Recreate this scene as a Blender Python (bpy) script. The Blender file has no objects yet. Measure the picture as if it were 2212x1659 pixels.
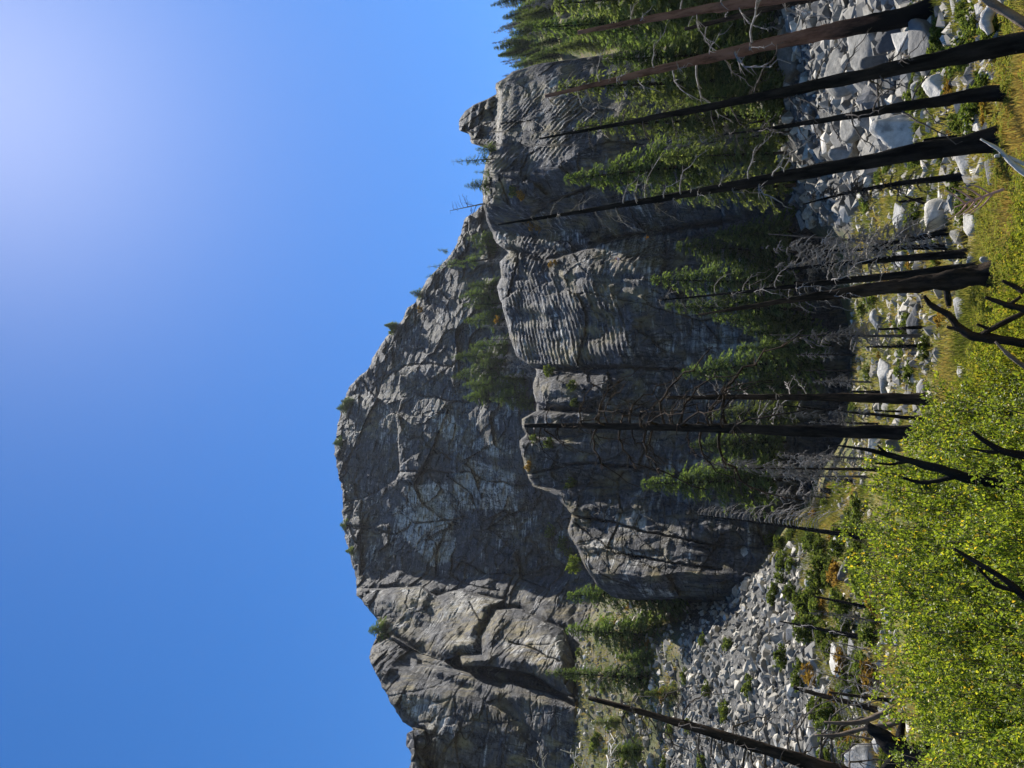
import bpy, bmesh, math, random
import numpy as np
from mathutils import Vector, Matrix, Quaternion

# ------------------------------------------------------------------ camera, sky, sun
random.seed(11); RNG = np.random.default_rng(11)
SC = bpy.context.scene; COL = SC.collection
OW, OH, FPX = 2212.0, 1659.0, 1522.0          # photo pixel frame used for measuring, focal length in it
PITCH = math.radians(24.7); EYE = np.array([0.0, 0.0, 3.0])
FW = np.array([0, math.cos(PITCH), math.sin(PITCH)]); UP = np.array([0, -math.sin(PITCH), math.cos(PITCH)]); RT = np.array([1.0, 0, 0])
cam_d = bpy.data.cameras.new('camera'); cam = bpy.data.objects.new('camera', cam_d); COL.objects.link(cam)
cam_d.sensor_fit = 'HORIZONTAL'; cam_d.sensor_width = 36; cam_d.lens = 36 * FPX / OW; cam_d.clip_end = 5000; cam_d.clip_start = 0.05
m = Matrix.Identity(4)                         # the photograph was taken with the phone on its side: picture left is up
for i in range(3):
    m[i][0] = -UP[i]; m[i][1] = RT[i]; m[i][2] = -FW[i]; m[i][3] = EYE[i]
cam.matrix_world = m; SC.camera = cam

SUN_EL, SUN_AZ = math.radians(58.5), math.radians(36.0)   # azimuth to the right of the view direction
SUN = Vector((math.cos(SUN_EL) * math.sin(SUN_AZ), math.cos(SUN_EL) * math.cos(SUN_AZ), math.sin(SUN_EL)))
world = bpy.data.worlds.new('World'); SC.world = world; world.use_nodes = True
wn = world.node_tree; bg = wn.nodes['Background']
sky = wn.nodes.new('ShaderNodeTexSky'); sky.sky_type = 'NISHITA'; sky.sun_disc = False
sky.sun_elevation = SUN_EL; sky.sun_rotation = SUN_AZ
sky.altitude = 800; sky.air_density = 1.0; sky.dust_density = 0.42; sky.ozone_density = 5.0
hsv = wn.nodes.new('ShaderNodeHueSaturation'); hsv.inputs['Saturation'].default_value = 1.3; hsv.inputs['Hue'].default_value = .504
wn.links.new(sky.outputs[0], hsv.inputs['Color']); wn.links.new(hsv.outputs[0], bg.inputs[0]); bg.inputs[1].default_value = 0.093
sun_d = bpy.data.lights.new('sun', 'SUN'); sun_d.energy = 5.0; sun_d.angle = math.radians(0.53); sun_d.color = (1.0, 0.955, 0.88)
sun = bpy.data.objects.new('sun', sun_d); COL.objects.link(sun); sun.location = (60, 80, 200)
sun.rotation_euler = (-SUN).to_track_quat('-Z', 'Y').to_euler()
SC.view_settings.view_transform = 'Standard'; SC.view_settings.look = 'None'
SC.view_settings.exposure = 0.9; SC.view_settings.gamma = 1.0
SC.render.engine = 'CYCLES'
try:
    SC.cycles.max_bounces = 6; SC.cycles.diffuse_bounces = 3; SC.cycles.transmission_bounces = 4; SC.cycles.use_denoising = True
except Exception: pass

# ------------------------------------------------------------------ pixel and noise helpers
def dirs(x, y):
    x = np.asarray(x, float); y = np.asarray(y, float)
    r = (OH / 2 - y) / FPX; u = (OW / 2 - x) / FPX
    return FW + r[..., None] * RT + u[..., None] * UP
def at(x, y, d):                               # point seen at a pixel, at horizontal distance d
    v = dirs(x, y); h = np.hypot(v[..., 0], v[..., 1])
    return EYE + v * (np.asarray(d) / h)[..., None]
def tan_el(x, y):
    v = dirs(x, y); return v[..., 2] / np.hypot(v[..., 0], v[..., 1])
def slant(p): return float(np.linalg.norm(np.asarray(p) - EYE))
def hsh(ix, iy, iz, s):
    h = (ix.astype(np.int64) * 374761393 + iy.astype(np.int64) * 668265263 + iz.astype(np.int64) * 2147483647 + s * 974634777) & 0xFFFFFFFF
    h = ((h ^ (h >> 13)) * 1274126177) & 0xFFFFFFFF
    h = ((h ^ (h >> 16)) * 2246822519) & 0xFFFFFFFF
    return ((h ^ (h >> 15)) & 0xFFFFFF) / float(0x1000000)
def vnoise(x, y, z=None, s=0):
    x = np.asarray(x, float); y = np.asarray(y, float); z = np.zeros_like(x) if z is None else np.asarray(z, float)
    fx, fy, fz = np.floor(x), np.floor(y), np.floor(z); tx, ty, tz = x - fx, y - fy, z - fz
    tx = tx * tx * (3 - 2 * tx); ty = ty * ty * (3 - 2 * ty); tz = tz * tz * (3 - 2 * tz)
    def c(a, b, d): return hsh(fx + a, fy + b, fz + d, s)
    def pl(d):
        a = c(0, 0, d) * (1 - tx) + c(1, 0, d) * tx; b = c(0, 1, d) * (1 - tx) + c(1, 1, d) * tx
        return a * (1 - ty) + b * ty
    if not np.any(tz): return pl(0) * 2 - 1
    return (pl(0) * (1 - tz) + pl(1) * tz) * 2 - 1
def fbm(x, y, z=None, o=4, s=0, g=.5):
    r = 0; a = 1.0; f = 1.0; t = 0
    for k in range(o):
        r = r + a * vnoise(np.asarray(x) * f, np.asarray(y) * f, None if z is None else np.asarray(z) * f, s + k * 7); t += a; a *= g; f *= 2.03
    return r / t
def facets(u, v, s, tilt):                     # tilted-plane Voronoi blocks: height, distance to nearest joint
    fu, fv = np.floor(u), np.floor(v); d1 = np.full(u.shape, 9.0); d2 = np.full(u.shape, 9.0); hh = np.zeros_like(u)
    zz = np.zeros_like(fu)
    for a in (-1, 0, 1):
        for b in (-1, 0, 1):
            cu, cv = fu + a, fv + b
            pu = cu + .1 + .8 * hsh(cu, cv, zz, s); pv = cv + .1 + .8 * hsh(cu, cv, zz, s + 1)
            du, dv = u - pu, v - pv; d = .75 * np.maximum(np.abs(du), np.abs(dv)) + .3 * np.hypot(du, dv)
            h = hsh(cu, cv, zz, s + 2) * 2 - 1 + tilt * ((hsh(cu, cv, zz, s + 3) * 2 - 1) * du + (hsh(cu, cv, zz, s + 4) * 2 - 1) * dv)
            near = d < d1
            d2 = np.where(near, d1, np.minimum(d2, d)); hh = np.where(near, h, hh); d1 = np.where(near, d, d1)
    return hh, d2 - d1
def sstep(a, b, x):
    t = np.clip((np.asarray(x, float) - a) / (b - a), 0, 1); return t * t * (3 - 2 * t)
def sdpoly(px, py, poly):                      # signed distance to a polygon, positive inside
    P = np.asarray(poly, float); Q = np.roll(P, -1, 0); d = np.full(px.shape, 1e9); ins = np.zeros(px.shape, bool)
    for (ax, ay), (bx, by) in zip(P, Q):
        ex, ey = bx - ax, by - ay; wx, wy = px - ax, py - ay
        t = np.clip((wx * ex + wy * ey) / (ex * ex + ey * ey + 1e-9), 0, 1)
        d = np.minimum(d, np.hypot(wx - t * ex, wy - t * ey))
        c = (ay > py) != (by > py)
        if abs(ey) > 1e-9: ins ^= c & (px < (bx - ax) * (py - ay) / ey + ax)
    return np.where(ins, d, -d)
def sdline(px, py, pts):
    d = np.full(px.shape, 1e9)
    for (ax, ay), (bx, by) in zip(pts[:-1], pts[1:]):
        ex, ey = bx - ax, by - ay; wx, wy = px - ax, py - ay
        t = np.clip((wx * ex + wy * ey) / (ex * ex + ey * ey + 1e-9), 0, 1)
        d = np.minimum(d, np.hypot(wx - t * ex, wy - t * ey))
    return d

# ------------------------------------------------------------------ materials
def mat(name, rough=.85):
    M = bpy.data.materials.new(name); M.use_nodes = True; nt = M.node_tree; b = nt.nodes['Principled BSDF']
    b.inputs['Roughness'].default_value = rough
    try: b.inputs['Specular IOR Level'].default_value = .25
    except Exception: pass
    return M, nt, b
def N(nt, t, **k):
    n = nt.nodes.new('ShaderNode' + t)
    for a, v in k.items():
        if a in n.inputs.keys(): n.inputs[a].default_value = v
        else: setattr(n, a, v)
    return n
def noise(nt, vec, scale, detail=5, rough=.6):
    n = N(nt, 'TexNoise'); n.inputs['Scale'].default_value = scale; n.inputs['Detail'].default_value = detail; n.inputs['Roughness'].default_value = rough
    if vec is not None: nt.links.new(vec, n.inputs['Vector'])
    return n.outputs['Fac']
def ramp(nt, fac, stops):
    r = N(nt, 'ValToRGB'); e = r.color_ramp.elements
    while len(e) < len(stops): e.new(.5)
    for q, (p, c) in zip(e, stops): q.position = p; q.color = (c[0], c[1], c[2], 1) if hasattr(c, '__len__') else (c, c, c, 1)
    nt.links.new(fac, r.inputs[0]); return r.outputs[0]
def mix(nt, f, a, b, blend='MIX'):
    n = N(nt, 'MixRGB', blend_type=blend)
    for i, v in enumerate((f, a, b)):
        if hasattr(v, 'links'): nt.links.new(v, n.inputs[i])
        else: n.inputs[i].default_value = v if i == 0 else (*v, 1)
    return n.outputs[0]
def mapping(nt, src, sc):
    n = N(nt, 'Mapping'); n.inputs['Scale'].default_value = sc; nt.links.new(src, n.inputs[0]); return n.outputs[0]
def geo(nt): return N(nt, 'NewGeometry').outputs['Position']
def attr(nt, name):
    n = N(nt, 'Attribute'); n.attribute_name = name; return n.outputs['Fac']
def bump(nt, b, h, dist, strength=1.0):
    n = N(nt, 'Bump'); n.inputs['Distance'].default_value = dist; n.inputs['Strength'].default_value = strength
    nt.links.new(h, n.inputs['Height']); nt.links.new(n.outputs[0], b.inputs['Normal'])

def rock_cliff(name):
    M, nt, b = mat(name, .8); p = geo(nt)
    streak = noise(nt, mapping(nt, p, (1.0, .8, .07)), 1.0, 7, .65)         # water streaks run down the wall
    layer = noise(nt, mapping(nt, p, (.16, .13, 1.25)), 1.0, 8, .7)          # strata lie nearly level
    grain = noise(nt, p, 1.7, 10, .75); patch = noise(nt, p, .07, 7, .62)
    dark = ramp(nt, grain, [(.3, (.03, .029, .031)), (.5, (.07, .068, .07)), (.72, (.165, .16, .158))])
    pale = ramp(nt, layer, [(.3, (.13, .12, .108)), (.47, (.36, .34, .3)), (.66, (.58, .555, .5))])
    def madd(a, k, c):
        q = N(nt, 'Math', operation='MULTIPLY_ADD'); nt.links.new(a, q.inputs[0]); q.inputs[1].default_value = k
        if hasattr(c, 'links'): nt.links.new(c, q.inputs[2])
        else: q.inputs[2].default_value = c
        return q.outputs[0]
    v = madd(attr(nt, 'pale'), 1.0, -.75); v = madd(layer, 1.0, v); v = madd(streak, .6, v); v = madd(patch, .9, v)
    f = ramp(nt, v, [(.6, 0), (.76, 1)])
    dark = mix(nt, .75, dark, ramp(nt, layer, [(.34, .55), (.5, 1.0), (.64, 1.65)]), 'MULTIPLY')
    c = mix(nt, f, dark, pale)
    mott = noise(nt, mapping(nt, p, (.42, .36, .3)), 1.0, 8, .72); c = mix(nt, .8, c, ramp(nt, mott, [(.36, .5), (.5, .95), (.62, 1.6)]), 'MULTIPLY')
    def joints(vec, sc, w):                                                  # thin dark joints in the granite
        q = N(nt, 'Math', operation='SUBTRACT'); nt.links.new(noise(nt, vec, sc, 5, .55), q.inputs[0]); q.inputs[1].default_value = .5
        a = N(nt, 'Math', operation='ABSOLUTE'); nt.links.new(q.outputs[0], a.inputs[0]); return ramp(nt, a.outputs[0], [(0, 1), (w, 0)])
    jn = mix(nt, 1.0, joints(mapping(nt, p, (.13, .11, .05)), 1.0, .008), joints(mapping(nt, p, (.05, .05, .22)), 1.0, .008), 'LIGHTEN'); jn = mix(nt, 1.0, jn, joints(mapping(nt, p, (.42, .34, .06)), 1.0, .011), 'LIGHTEN')
    c = mix(nt, jn, c, (.028, .027, .028))
    st = noise(nt, mapping(nt, p, (.5, .5, .1)), 1.0, 5, .6)
    sf = N(nt, 'Math', operation='MULTIPLY'); nt.links.new(attr(nt, 'stain'), sf.inputs[0]); nt.links.new(ramp(nt, st, [(.4, 0), (.58, .9)]), sf.inputs[1])
    c = mix(nt, sf.outputs[0], c, (.3, .235, .1))
    wet = N(nt, 'Math', operation='MULTIPLY'); nt.links.new(attr(nt, 'wet'), wet.inputs[0]); nt.links.new(ramp(nt, streak, [(.35, .2), (.6, .9)]), wet.inputs[1])
    c = mix(nt, wet.outputs[0], c, (.055, .056, .062))
    nt.links.new(c, b.inputs['Base Color'])
    bump(nt, b, mix(nt, .6, mix(nt, .5, grain, layer), jn, 'SUBTRACT'), .8, 1.0)
    return M
def rock_loose(name, cols, scale=2.2):
    M, nt, b = mat(name, .85); p = geo(nt)
    oi = N(nt, 'ObjectInfo').outputs['Random']; g = noise(nt, p, scale, 8, .7)
    c = ramp(nt, g, [(.28, cols[0]), (.5, cols[1]), (.74, cols[2])])
    v = ramp(nt, oi, [(0, (.5, .5, .51)), (.5, (.9, .9, .88)), (1, (1.25, 1.2, 1.1))])
    c = mix(nt, 1.0, c, v, 'MULTIPLY')
    li = ramp(nt, noise(nt, p, scale * .35, 5, .6), [(.54, 0), (.64, .7)])
    c = mix(nt, li, c, (.15, .146, .128)); nt.links.new(c, b.inputs['Base Color'])
    bump(nt, b, noise(nt, p, scale * 2.2, 8, .7), .08, .8)
    return M
def rock_stuff(name, cols):
    M, nt, b = mat(name, .85); p = geo(nt); g = noise(nt, p, 2.0, 6, .7)
    c = ramp(nt, g, [(.28, cols[0]), (.5, cols[1]), (.74, cols[2])])
    v = ramp(nt, attr(nt, 'tint'), [(0, (.32, .32, .33)), (.4, (.75, .75, .73)), (.7, (1.05, 1.0, .92)), (.88, (1.5, 1.46, 1.38)), (1, (2.1, 2.0, 1.85))])
    nt.links.new(mix(nt, 1.0, c, v, 'MULTIPLY'), b.inputs['Base Color']); return M
def bark(name, c0, c1, c2, scale=7, squash=.18, bd=.03):
    M, nt, b = mat(name, .95); b.inputs['Specular IOR Level'].default_value = .08; tc = N(nt, 'TexCoord').outputs['Object']
    g = noise(nt, mapping(nt, tc, (1, 1, squash)), scale, 7, .7)
    pl = noise(nt, mapping(nt, tc, (1, 1, .35)), 1.1, 4, .6); nt.links.new(mix(nt, ramp(nt, pl, [(.4, 0), (.62, .8)]), ramp(nt, g, [(.33, c0), (.5, c1), (.7, c2)]), ramp(nt, g, [(.36, c1), (.5, c2), (.75, c2)])), b.inputs['Base Color'])
    bump(nt, b, g, bd * 1.8, 1.0); return M
def leafmat(name, stops, trans=.35, var=.25, objvar=True, gloss=.05):
    M, nt, b = mat(name, .45 if gloss > .1 else .8); b.inputs['Specular IOR Level'].default_value = gloss; out = nt.nodes['Material Output']
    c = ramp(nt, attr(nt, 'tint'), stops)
    if objvar:
        hs = N(nt, 'HueSaturation'); mr = N(nt, 'MapRange'); nt.links.new(N(nt, 'ObjectInfo').outputs['Random'], mr.inputs[0])
        mr.inputs[3].default_value = 1 - var; mr.inputs[4].default_value = 1 + var
        nt.links.new(mr.outputs[0], hs.inputs['Value']); nt.links.new(c, hs.inputs['Color']); c = hs.outputs[0]
    nt.links.new(c, b.inputs['Base Color'])
    t = N(nt, 'BsdfTranslucent'); w = N(nt, 'MixShader'); w.inputs[0].default_value = trans
    nt.links.new(mix(nt, 1.0, c, (1.55, 1.55, .7) if gloss > .1 else (1.2, 1.25, .7), 'MULTIPLY'), t.inputs[0])
    nt.links.new(b.outputs[0], w.inputs[1]); nt.links.new(t.outputs[0], w.inputs[2]); nt.links.new(w.outputs[0], out.inputs[0])
    return M
def plain(name, c, r=.7):
    M, nt, b = mat(name, r); b.inputs['Base Color'].default_value = (*c, 1)
    n = noise(nt, N(nt, 'TexCoord').outputs['Object'], 9, 4); nt.links.new(mix(nt, n, tuple(v * .75 for v in c), tuple(min(1, v * 1.2) for v in c)), b.inputs['Base Color']); return M

M_CLIFF = rock_cliff('granite_cliff')
M_WHITE = rock_loose('pale_granite', [(.24, .228, .205), (.46, .442, .405), (.62, .6, .56)])
M_GREY = rock_loose('grey_granite', [(.12, .115, .103), (.23, .22, .197), (.36, .346, .314)])
M_DARKROCK = rock_loose('dark_granite', [(.08, .08, .082), (.13, .13, .13), (.2, .195, .19)])
M_SCREE = rock_stuff('scree_granite', [(.17, .159, .137), (.3, .282, .245), (.46, .436, .388)])
M_CHAR = bark('charred_bark', (.004, .004, .004), (.011, .0105, .01), (.04, .034, .03), 9)
M_CHARB = bark('charred_brown_bark', (.006, .0055, .005), (.018, .015, .012), (.075, .053, .038), 9)
M_BROWN = bark('red_brown_bark', (.04, .023, .017), (.15, .08, .055), (.25, .145, .105), 5, .25, .05)
def char_foot(M):
    nt = M.node_tree; b = nt.nodes['Principled BSDF']; l = b.inputs['Base Color'].links[0].from_socket; tc = N(nt, 'TexCoord').outputs['Object']
    sp = N(nt, 'SeparateXYZ'); nt.links.new(tc, sp.inputs[0]); q = N(nt, 'Math', operation='MULTIPLY_ADD'); nt.links.new(noise(nt, mapping(nt, tc, (1, 1, .3)), 2.5, 5), q.inputs[0]); q.inputs[1].default_value = -4.0; nt.links.new(sp.outputs[2], q.inputs[2])
    nt.links.new(mix(nt, ramp(nt, q.outputs[0], [(0, 1), (1, 0)]), l, (.012, .011, .01)), b.inputs['Base Color'])
char_foot(M_BROWN)
M_TWIG = bark('grey_dead_twig', (.11, .1, .09), (.23, .21, .19), (.38, .35, .32), 20)
M_DTWIG = bark('dark_dead_twig', (.03, .027, .025), (.075, .065, .058), (.16, .14, .125), 20)
M_BLEACH = bark('bleached_dead_wood', (.3, .28, .25), (.48, .45, .41), (.62, .6, .56), 12)
M_WOOD = bark('brown_dead_wood', (.06, .045, .035), (.13, .1, .078), (.24, .19, .15), 9)
M_STEM = bark('shrub_stem', (.04, .032, .022), (.09, .07, .05), (.16, .13, .09), 16)
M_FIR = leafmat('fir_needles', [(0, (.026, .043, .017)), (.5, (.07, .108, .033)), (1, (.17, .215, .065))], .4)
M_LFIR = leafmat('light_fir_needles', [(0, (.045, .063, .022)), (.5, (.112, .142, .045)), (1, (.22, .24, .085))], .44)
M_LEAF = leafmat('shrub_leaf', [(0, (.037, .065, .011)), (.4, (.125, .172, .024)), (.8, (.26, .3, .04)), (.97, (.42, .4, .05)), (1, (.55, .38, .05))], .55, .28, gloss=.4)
M_YLEAF = leafmat('yellow_shrub_leaf', [(0, (.09, .13, .02)), (.5, (.22, .24, .03)), (.85, (.36, .31, .04)), (1, (.45, .3, .05))], .45, .15)
M_BUSH = leafmat('bush_leaf', [(0, (.045, .07, .018)), (.5, (.115, .15, .034)), (1, (.25, .26, .065))], .45)
M_RUST = leafmat('rust_bush_leaf', [(0, (.12, .07, .02)), (.5, (.25, .15, .035)), (1, (.42, .26, .05))], .4)
M_GRASS = leafmat('dry_grass', [(0, (.07, .09, .02)), (.4, (.18, .18, .045)), (.7, (.34, .28, .1)), (1, (.4, .25, .09))], .4, .1, False)

def ground_mat():
    M, nt, b = mat('valley_soil', .95); p = geo(nt)
    a = noise(nt, p, .35, 6, .65); g = noise(nt, p, 3.0, 7, .7)
    veg = ramp(nt, a, [(.3, (.05, .07, .018)), (.47, (.11, .12, .03)), (.58, (.2, .15, .05)), (.7, (.23, .2, .16))])
    stone = ramp(nt, g, [(.32, (.02, .02, .018)), (.5, (.07, .068, .062)), (.72, (.22, .214, .2))])  # darkened so the gaps between talus rocks read as shade
    c = mix(nt, attr(nt, 'rocky'), veg, stone); c = mix(nt, .6, c, ramp(nt, g, [(.3, .45), (.7, 1.25)]), 'MULTIPLY')
    nt.links.new(c, b.inputs['Base Color']); bump(nt, b, g, .12, 1.0); return M
M_GROUND = ground_mat()

# ------------------------------------------------------------------ object helpers
def mesh_np(name, V, Fq, mats, smooth=True, attrs=None):
    me = bpy.data.meshes.new(name); V = np.asarray(V, np.float32); Fq = np.asarray(Fq, np.int32); k = Fq.shape[1]
    me.vertices.add(len(V)); me.vertices.foreach_set('co', V.ravel())
    me.loops.add(Fq.size); me.loops.foreach_set('vertex_index', Fq.ravel())
    me.polygons.add(len(Fq)); me.polygons.foreach_set('loop_start', np.arange(0, Fq.size, k, dtype=np.int32))
    try: me.polygons.foreach_set('loop_total', np.full(len(Fq), k, np.int32))
    except Exception: pass
    me.polygons.foreach_set('use_smooth', np.full(len(Fq), smooth))
    for n, v in (attrs or {}).items():
        a = me.attributes.new(n, 'FLOAT', 'POINT'); a.data.foreach_set('value', np.asarray(v, np.float32))
    me.materials.append(mats); me.update(calc_edges=True); me.validate(); return me
def obj(name, me, parent=None, loc=(0, 0, 0), **props):
    o = bpy.data.objects.new(name, me); COL.objects.link(o); o.location = loc
    if parent is not None: o.parent = parent
    for k, v in props.items(): o[k] = v
    return o
def thing(name, label, cat, loc, group=None, rz=0.0):
    o = obj(name, None, None, loc, label=label, category=cat); o.rotation_euler = (0, 0, rz); o.empty_display_size = .3
    if group: o['group'] = group
    return o
def tube(pts, rad, n=8, wob=0.0, s=0, cap=True):
    P = np.asarray(pts, float); k = len(P); rad = np.asarray(rad, float)
    T = np.gradient(P, axis=0); T /= np.linalg.norm(T, axis=1)[:, None] + 1e-9
    ref = np.array([0, 1.0, .13]) if abs(T[:, 1]).mean() < .8 else np.array([1.0, 0, .1])
    A = np.cross(T, ref); A /= np.linalg.norm(A, axis=1)[:, None] + 1e-9; B = np.cross(T, A)
    th = np.arange(n) * 2 * math.pi / n
    R = rad[:, None] * np.ones(n)
    if wob: R = R * (1 + wob * vnoise(np.cos(th)[None, :] * 1.7 + np.zeros((k, 1)), np.sin(th)[None, :] * 1.7 + np.zeros((k, 1)), np.arange(k)[:, None] * .55 + np.zeros((1, n)), s))
    V = P[:, None, :] + R[..., None] * (np.cos(th)[None, :, None] * A[:, None, :] + np.sin(th)[None, :, None] * B[:, None, :])
    V = V.reshape(-1, 3); i = np.arange(k - 1)[:, None] * n; j = np.arange(n)[None, :]; j2 = (j + 1) % n
    Fq = np.stack([i + j, i + j2, i + n + j2, i + n + j], -1).reshape(-1, 4)
    if cap:
        V = np.vstack([V, P[0], P[-1]]); c0, c1 = len(V) - 2, len(V) - 1
        q = np.arange(n); q2 = (q + 1) % n
        Fq = np.vstack([Fq, np.stack([q2, q, np.full(n, c0), np.full(n, c0)], -1)[:, :], np.stack([q + (k - 1) * n, q2 + (k - 1) * n, np.full(n, c1), np.full(n, c1)], -1)])
    return V, Fq
def tri_fix(V, Fq, name, M, smooth=True, attrs=None):          # quads that may hold a repeated corner -> triangles
    Fq = np.asarray(Fq); a = Fq[:, [0, 1, 2]]; b = Fq[:, [0, 2, 3]]; b = b[(b[:, 1] != b[:, 2]) & (b[:, 0] != b[:, 2])]
    return mesh_np(name, V, np.vstack([a, b]), M, smooth, attrs)
class Bag:                                                     # collects tubes and leaves of one part
    def __init__(s): s.V = []; s.F = []; s.t = []; s.n = 0
    def add(s, V, Fq, t=None):
        s.V.append(V); s.F.append(np.asarray(Fq) + s.n); s.n += len(V); s.t.append(np.full(len(V), .5) if t is None else t)
    def mesh(s, name, M, smooth=True): return tri_fix(np.vstack(s.V), np.vstack(s.F), name, M, smooth, {'tint': np.concatenate(s.t)})
def blades(C, D, Wd, L, Wt, tint, fold=.25):                   # diamond leaves: centre, direction, side vector, length, width
    D = D / (np.linalg.norm(D, axis=1)[:, None] + 1e-9); S = np.cross(D, Wd); S /= np.linalg.norm(S, axis=1)[:, None] + 1e-9
    Nn = np.cross(S, D); L = np.asarray(L)[:, None]; Wt = np.asarray(Wt)[:, None]
    a = C; b = C + D * L * .45 + S * Wt * .5 + Nn * Wt * fold * .5; c = C + D * L; d = C + D * L * .45 - S * Wt * .5 + Nn * Wt * fold * .5
    V = np.stack([a, b, c, d], 1).reshape(-1, 3); Fq = np.arange(len(V)).reshape(-1, 4)
    return V, Fq, np.repeat(tint, 4)

# ------------------------------------------------------------------ ground
AZ = np.radians([-180, -75, -45, -27, -21, -16, -12, -8, -3, 3, 9, 14, 20, 26, 32, 45, 75, 180])
DK = np.array([0, 3, 6, 10, 14, 25, 40, 60, 80, 100, 120, 150, 180, 230, 300, 600.])
near = [1.4, 1.3, .8, .2, 0]
ZT = np.array([
    [1.4, 1.5, 1.6, 1.7, 1.8] + [2.0] * 11,
    [1.4, 1.4, 1.3, 1.0, .8, 1, 2, 5, 12, 20, 28, 40, 50, 60, 70, 70],
    near + [.6, 1.5, 5.5, 13, 21, 30, 50, 62, 70, 75, 80],
    near + [.3, 1.2, 5, 12, 19.5, 29, 50, 60, 66, 70, 80],
    near + [.3, 1.2, 5, 12, 20, 30, 51, 60, 66, 70, 80],
    near + [.2, .9, 3.5, 8.5, 14, 19, 38, 56, 66, 70, 80],
    near + [.1, .6, 2.2, 5.5, 10, 13, 20, 30, 40, 50, 60],
    near + [.1, .3, .8, 2.2, 4.4, 6, 9, 12, 20, 30, 40],
    near + [0, 0, .2, .4, .9, 1.4, 2, 3, 5, 8, 10],
    near + [0, 0, 0, .1, .2, .4, 1, 2, 4, 6, 8],
    near + [0, .1, .3, .9, 2, 3.2, 5, 8, 12, 18, 25],
    near + [0, .3, 1.5, 3.5, 6, 9, 14, 22, 32, 40, 50],
    near + [.1, .8, 3.2, 7, 11.7, 17, 30, 46, 75, 88, 95],
    near + [.1, 1, 4, 8.5, 13.5, 20, 38, 60, 93, 98, 104],
    near + [.2, 1.2, 4.5, 9.5, 15, 23, 41, 62, 89, 95, 100],
    near + [.4, 1.6, 5, 10, 17, 26, 43, 63, 88, 95, 100],
    [1.4, 1.4, 1.2, .8, .6, 1, 2.4, 6, 11, 18, 28, 48, 70, 100, 120, 130],
    [1.4, 1.5, 1.6, 1.7, 1.8] + [2.0] * 11])
def gz(x, y):
    x = np.asarray(x, float); y = np.asarray(y, float); az = np.arctan2(x, y); d = np.clip(np.hypot(x, y), 0, 599)
    i = np.clip(np.searchsorted(AZ, az) - 1, 0, len(AZ) - 2); j = np.clip(np.searchsorted(DK, d) - 1, 0, len(DK) - 2)
    ta = (az - AZ[i]) / (AZ[i + 1] - AZ[i]); ta = ta * ta * (3 - 2 * ta); td = (d - DK[j]) / (DK[j + 1] - DK[j])
    z = (ZT[i, j] * (1 - ta) + ZT[i + 1, j] * ta) * (1 - td) + (ZT[i, j + 1] * (1 - ta) + ZT[i + 1, j + 1] * ta) * td
    k = np.clip(d / 60, 0, 1)
    return z + .13 * sstep(5, 14, d) * fbm(x * .35, y * .35, o=3, s=3) + k * .6 * fbm(x * .09, y * .09, o=3, s=5) + k * np.clip(z / 12, 0, 1) * 1.8 * fbm(x * .06, y * .06, o=4, s=9)
DST = np.concatenate([np.linspace(2.5, 40, 220), np.geomspace(40.2, 330, 330)])
HAZ = np.radians(np.arange(-62, 62.01, .16)); HZ = gz(DST[None, :] * np.sin(HAZ)[:, None], DST[None, :] * np.cos(HAZ)[:, None])
def ground_hit(px, py):                        # first point of the ground along pixel rays -> points, distance (nan: none)
    px = np.atleast_1d(np.asarray(px, float)); py = np.atleast_1d(np.asarray(py, float))
    v = dirs(px, py); h = np.hypot(v[:, 0], v[:, 1]); t = DST[None, :] / h[:, None]
    Z = EYE[2] + v[:, 2:3] * t; i = np.clip(((np.arctan2(v[:, 0], v[:, 1]) - HAZ[0]) / (HAZ[1] - HAZ[0])).round().astype(int), 0, len(HAZ) - 1)
    below = Z <= HZ[i]; ok = below.any(1); k = below.argmax(1); d = np.where(ok, DST[k], np.nan)
    P = at(px, py, np.where(ok, d, 1.0)); P[:, 2] = gz(P[:, 0], P[:, 1]); return P, d

TALUS_L = [(1478, 1350), (1500, 1290), (1540, 1262), (1610, 1250), (1660, 1205), (1730, 1150), (1745, 1190), (1730, 1290), (1745, 1370), (1790, 1450), (1815, 1560), (1850, 1960), (1400, 1960), (1440, 1600), (1470, 1500)]
TALUS_R = [(1600, -420), (1650, 90), (1645, 260), (1660, 340), (1740, 480), (1830, 500), (1880, 420), (1940, 330), (1975, 200), (1985, -420)]
BENCH = [(1215, 1960), (1235, 1500), (1230, 1400), (1250, 1300), (1280, 1285), (1440, 1290), (1470, 1400), (1420, 1960)]
def project(P):
    Q = np.asarray(P) - EYE; f = Q @ FW; return OW / 2 - (Q @ UP) / f * FPX, OH / 2 - (Q @ RT) / f * FPX
a1 = np.radians(np.concatenate([np.linspace(-180, -62, 40)[:-1], np.linspace(-62, -36, 60)[:-1], np.linspace(-36, 36, 460)[:-1], np.linspace(36, 62, 60)[:-1], np.linspace(62, 180, 40)]))
d1 = np.concatenate([[0.02], np.geomspace(1, 340, 250), [450, 590]])
GA, GD = np.meshgrid(a1, d1, indexing='ij'); GX, GY = GD * np.sin(GA), GD * np.cos(GA); GZ = gz(GX, GY)
ppx, ppy = project(np.stack([GX, GY, GZ], -1).reshape(-1, 3)); ppx = ppx.reshape(GX.shape); ppy = ppy.reshape(GX.shape)
frontm = GY > 5
rocky = np.where(frontm, np.maximum(sstep(-25, 12, sdpoly(ppx, ppy, TALUS_L)), np.maximum(sstep(-25, 12, sdpoly(ppx, ppy, TALUS_R)), .35 * sstep(-20, 10, sdpoly(ppx, ppy, BENCH)))), 0.0)
rocky = np.clip(rocky + .5 * sstep(.05, .5, fbm(GX * .16, GY * .16, o=4, s=31)) * (GD > 12), 0, 1)
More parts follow.
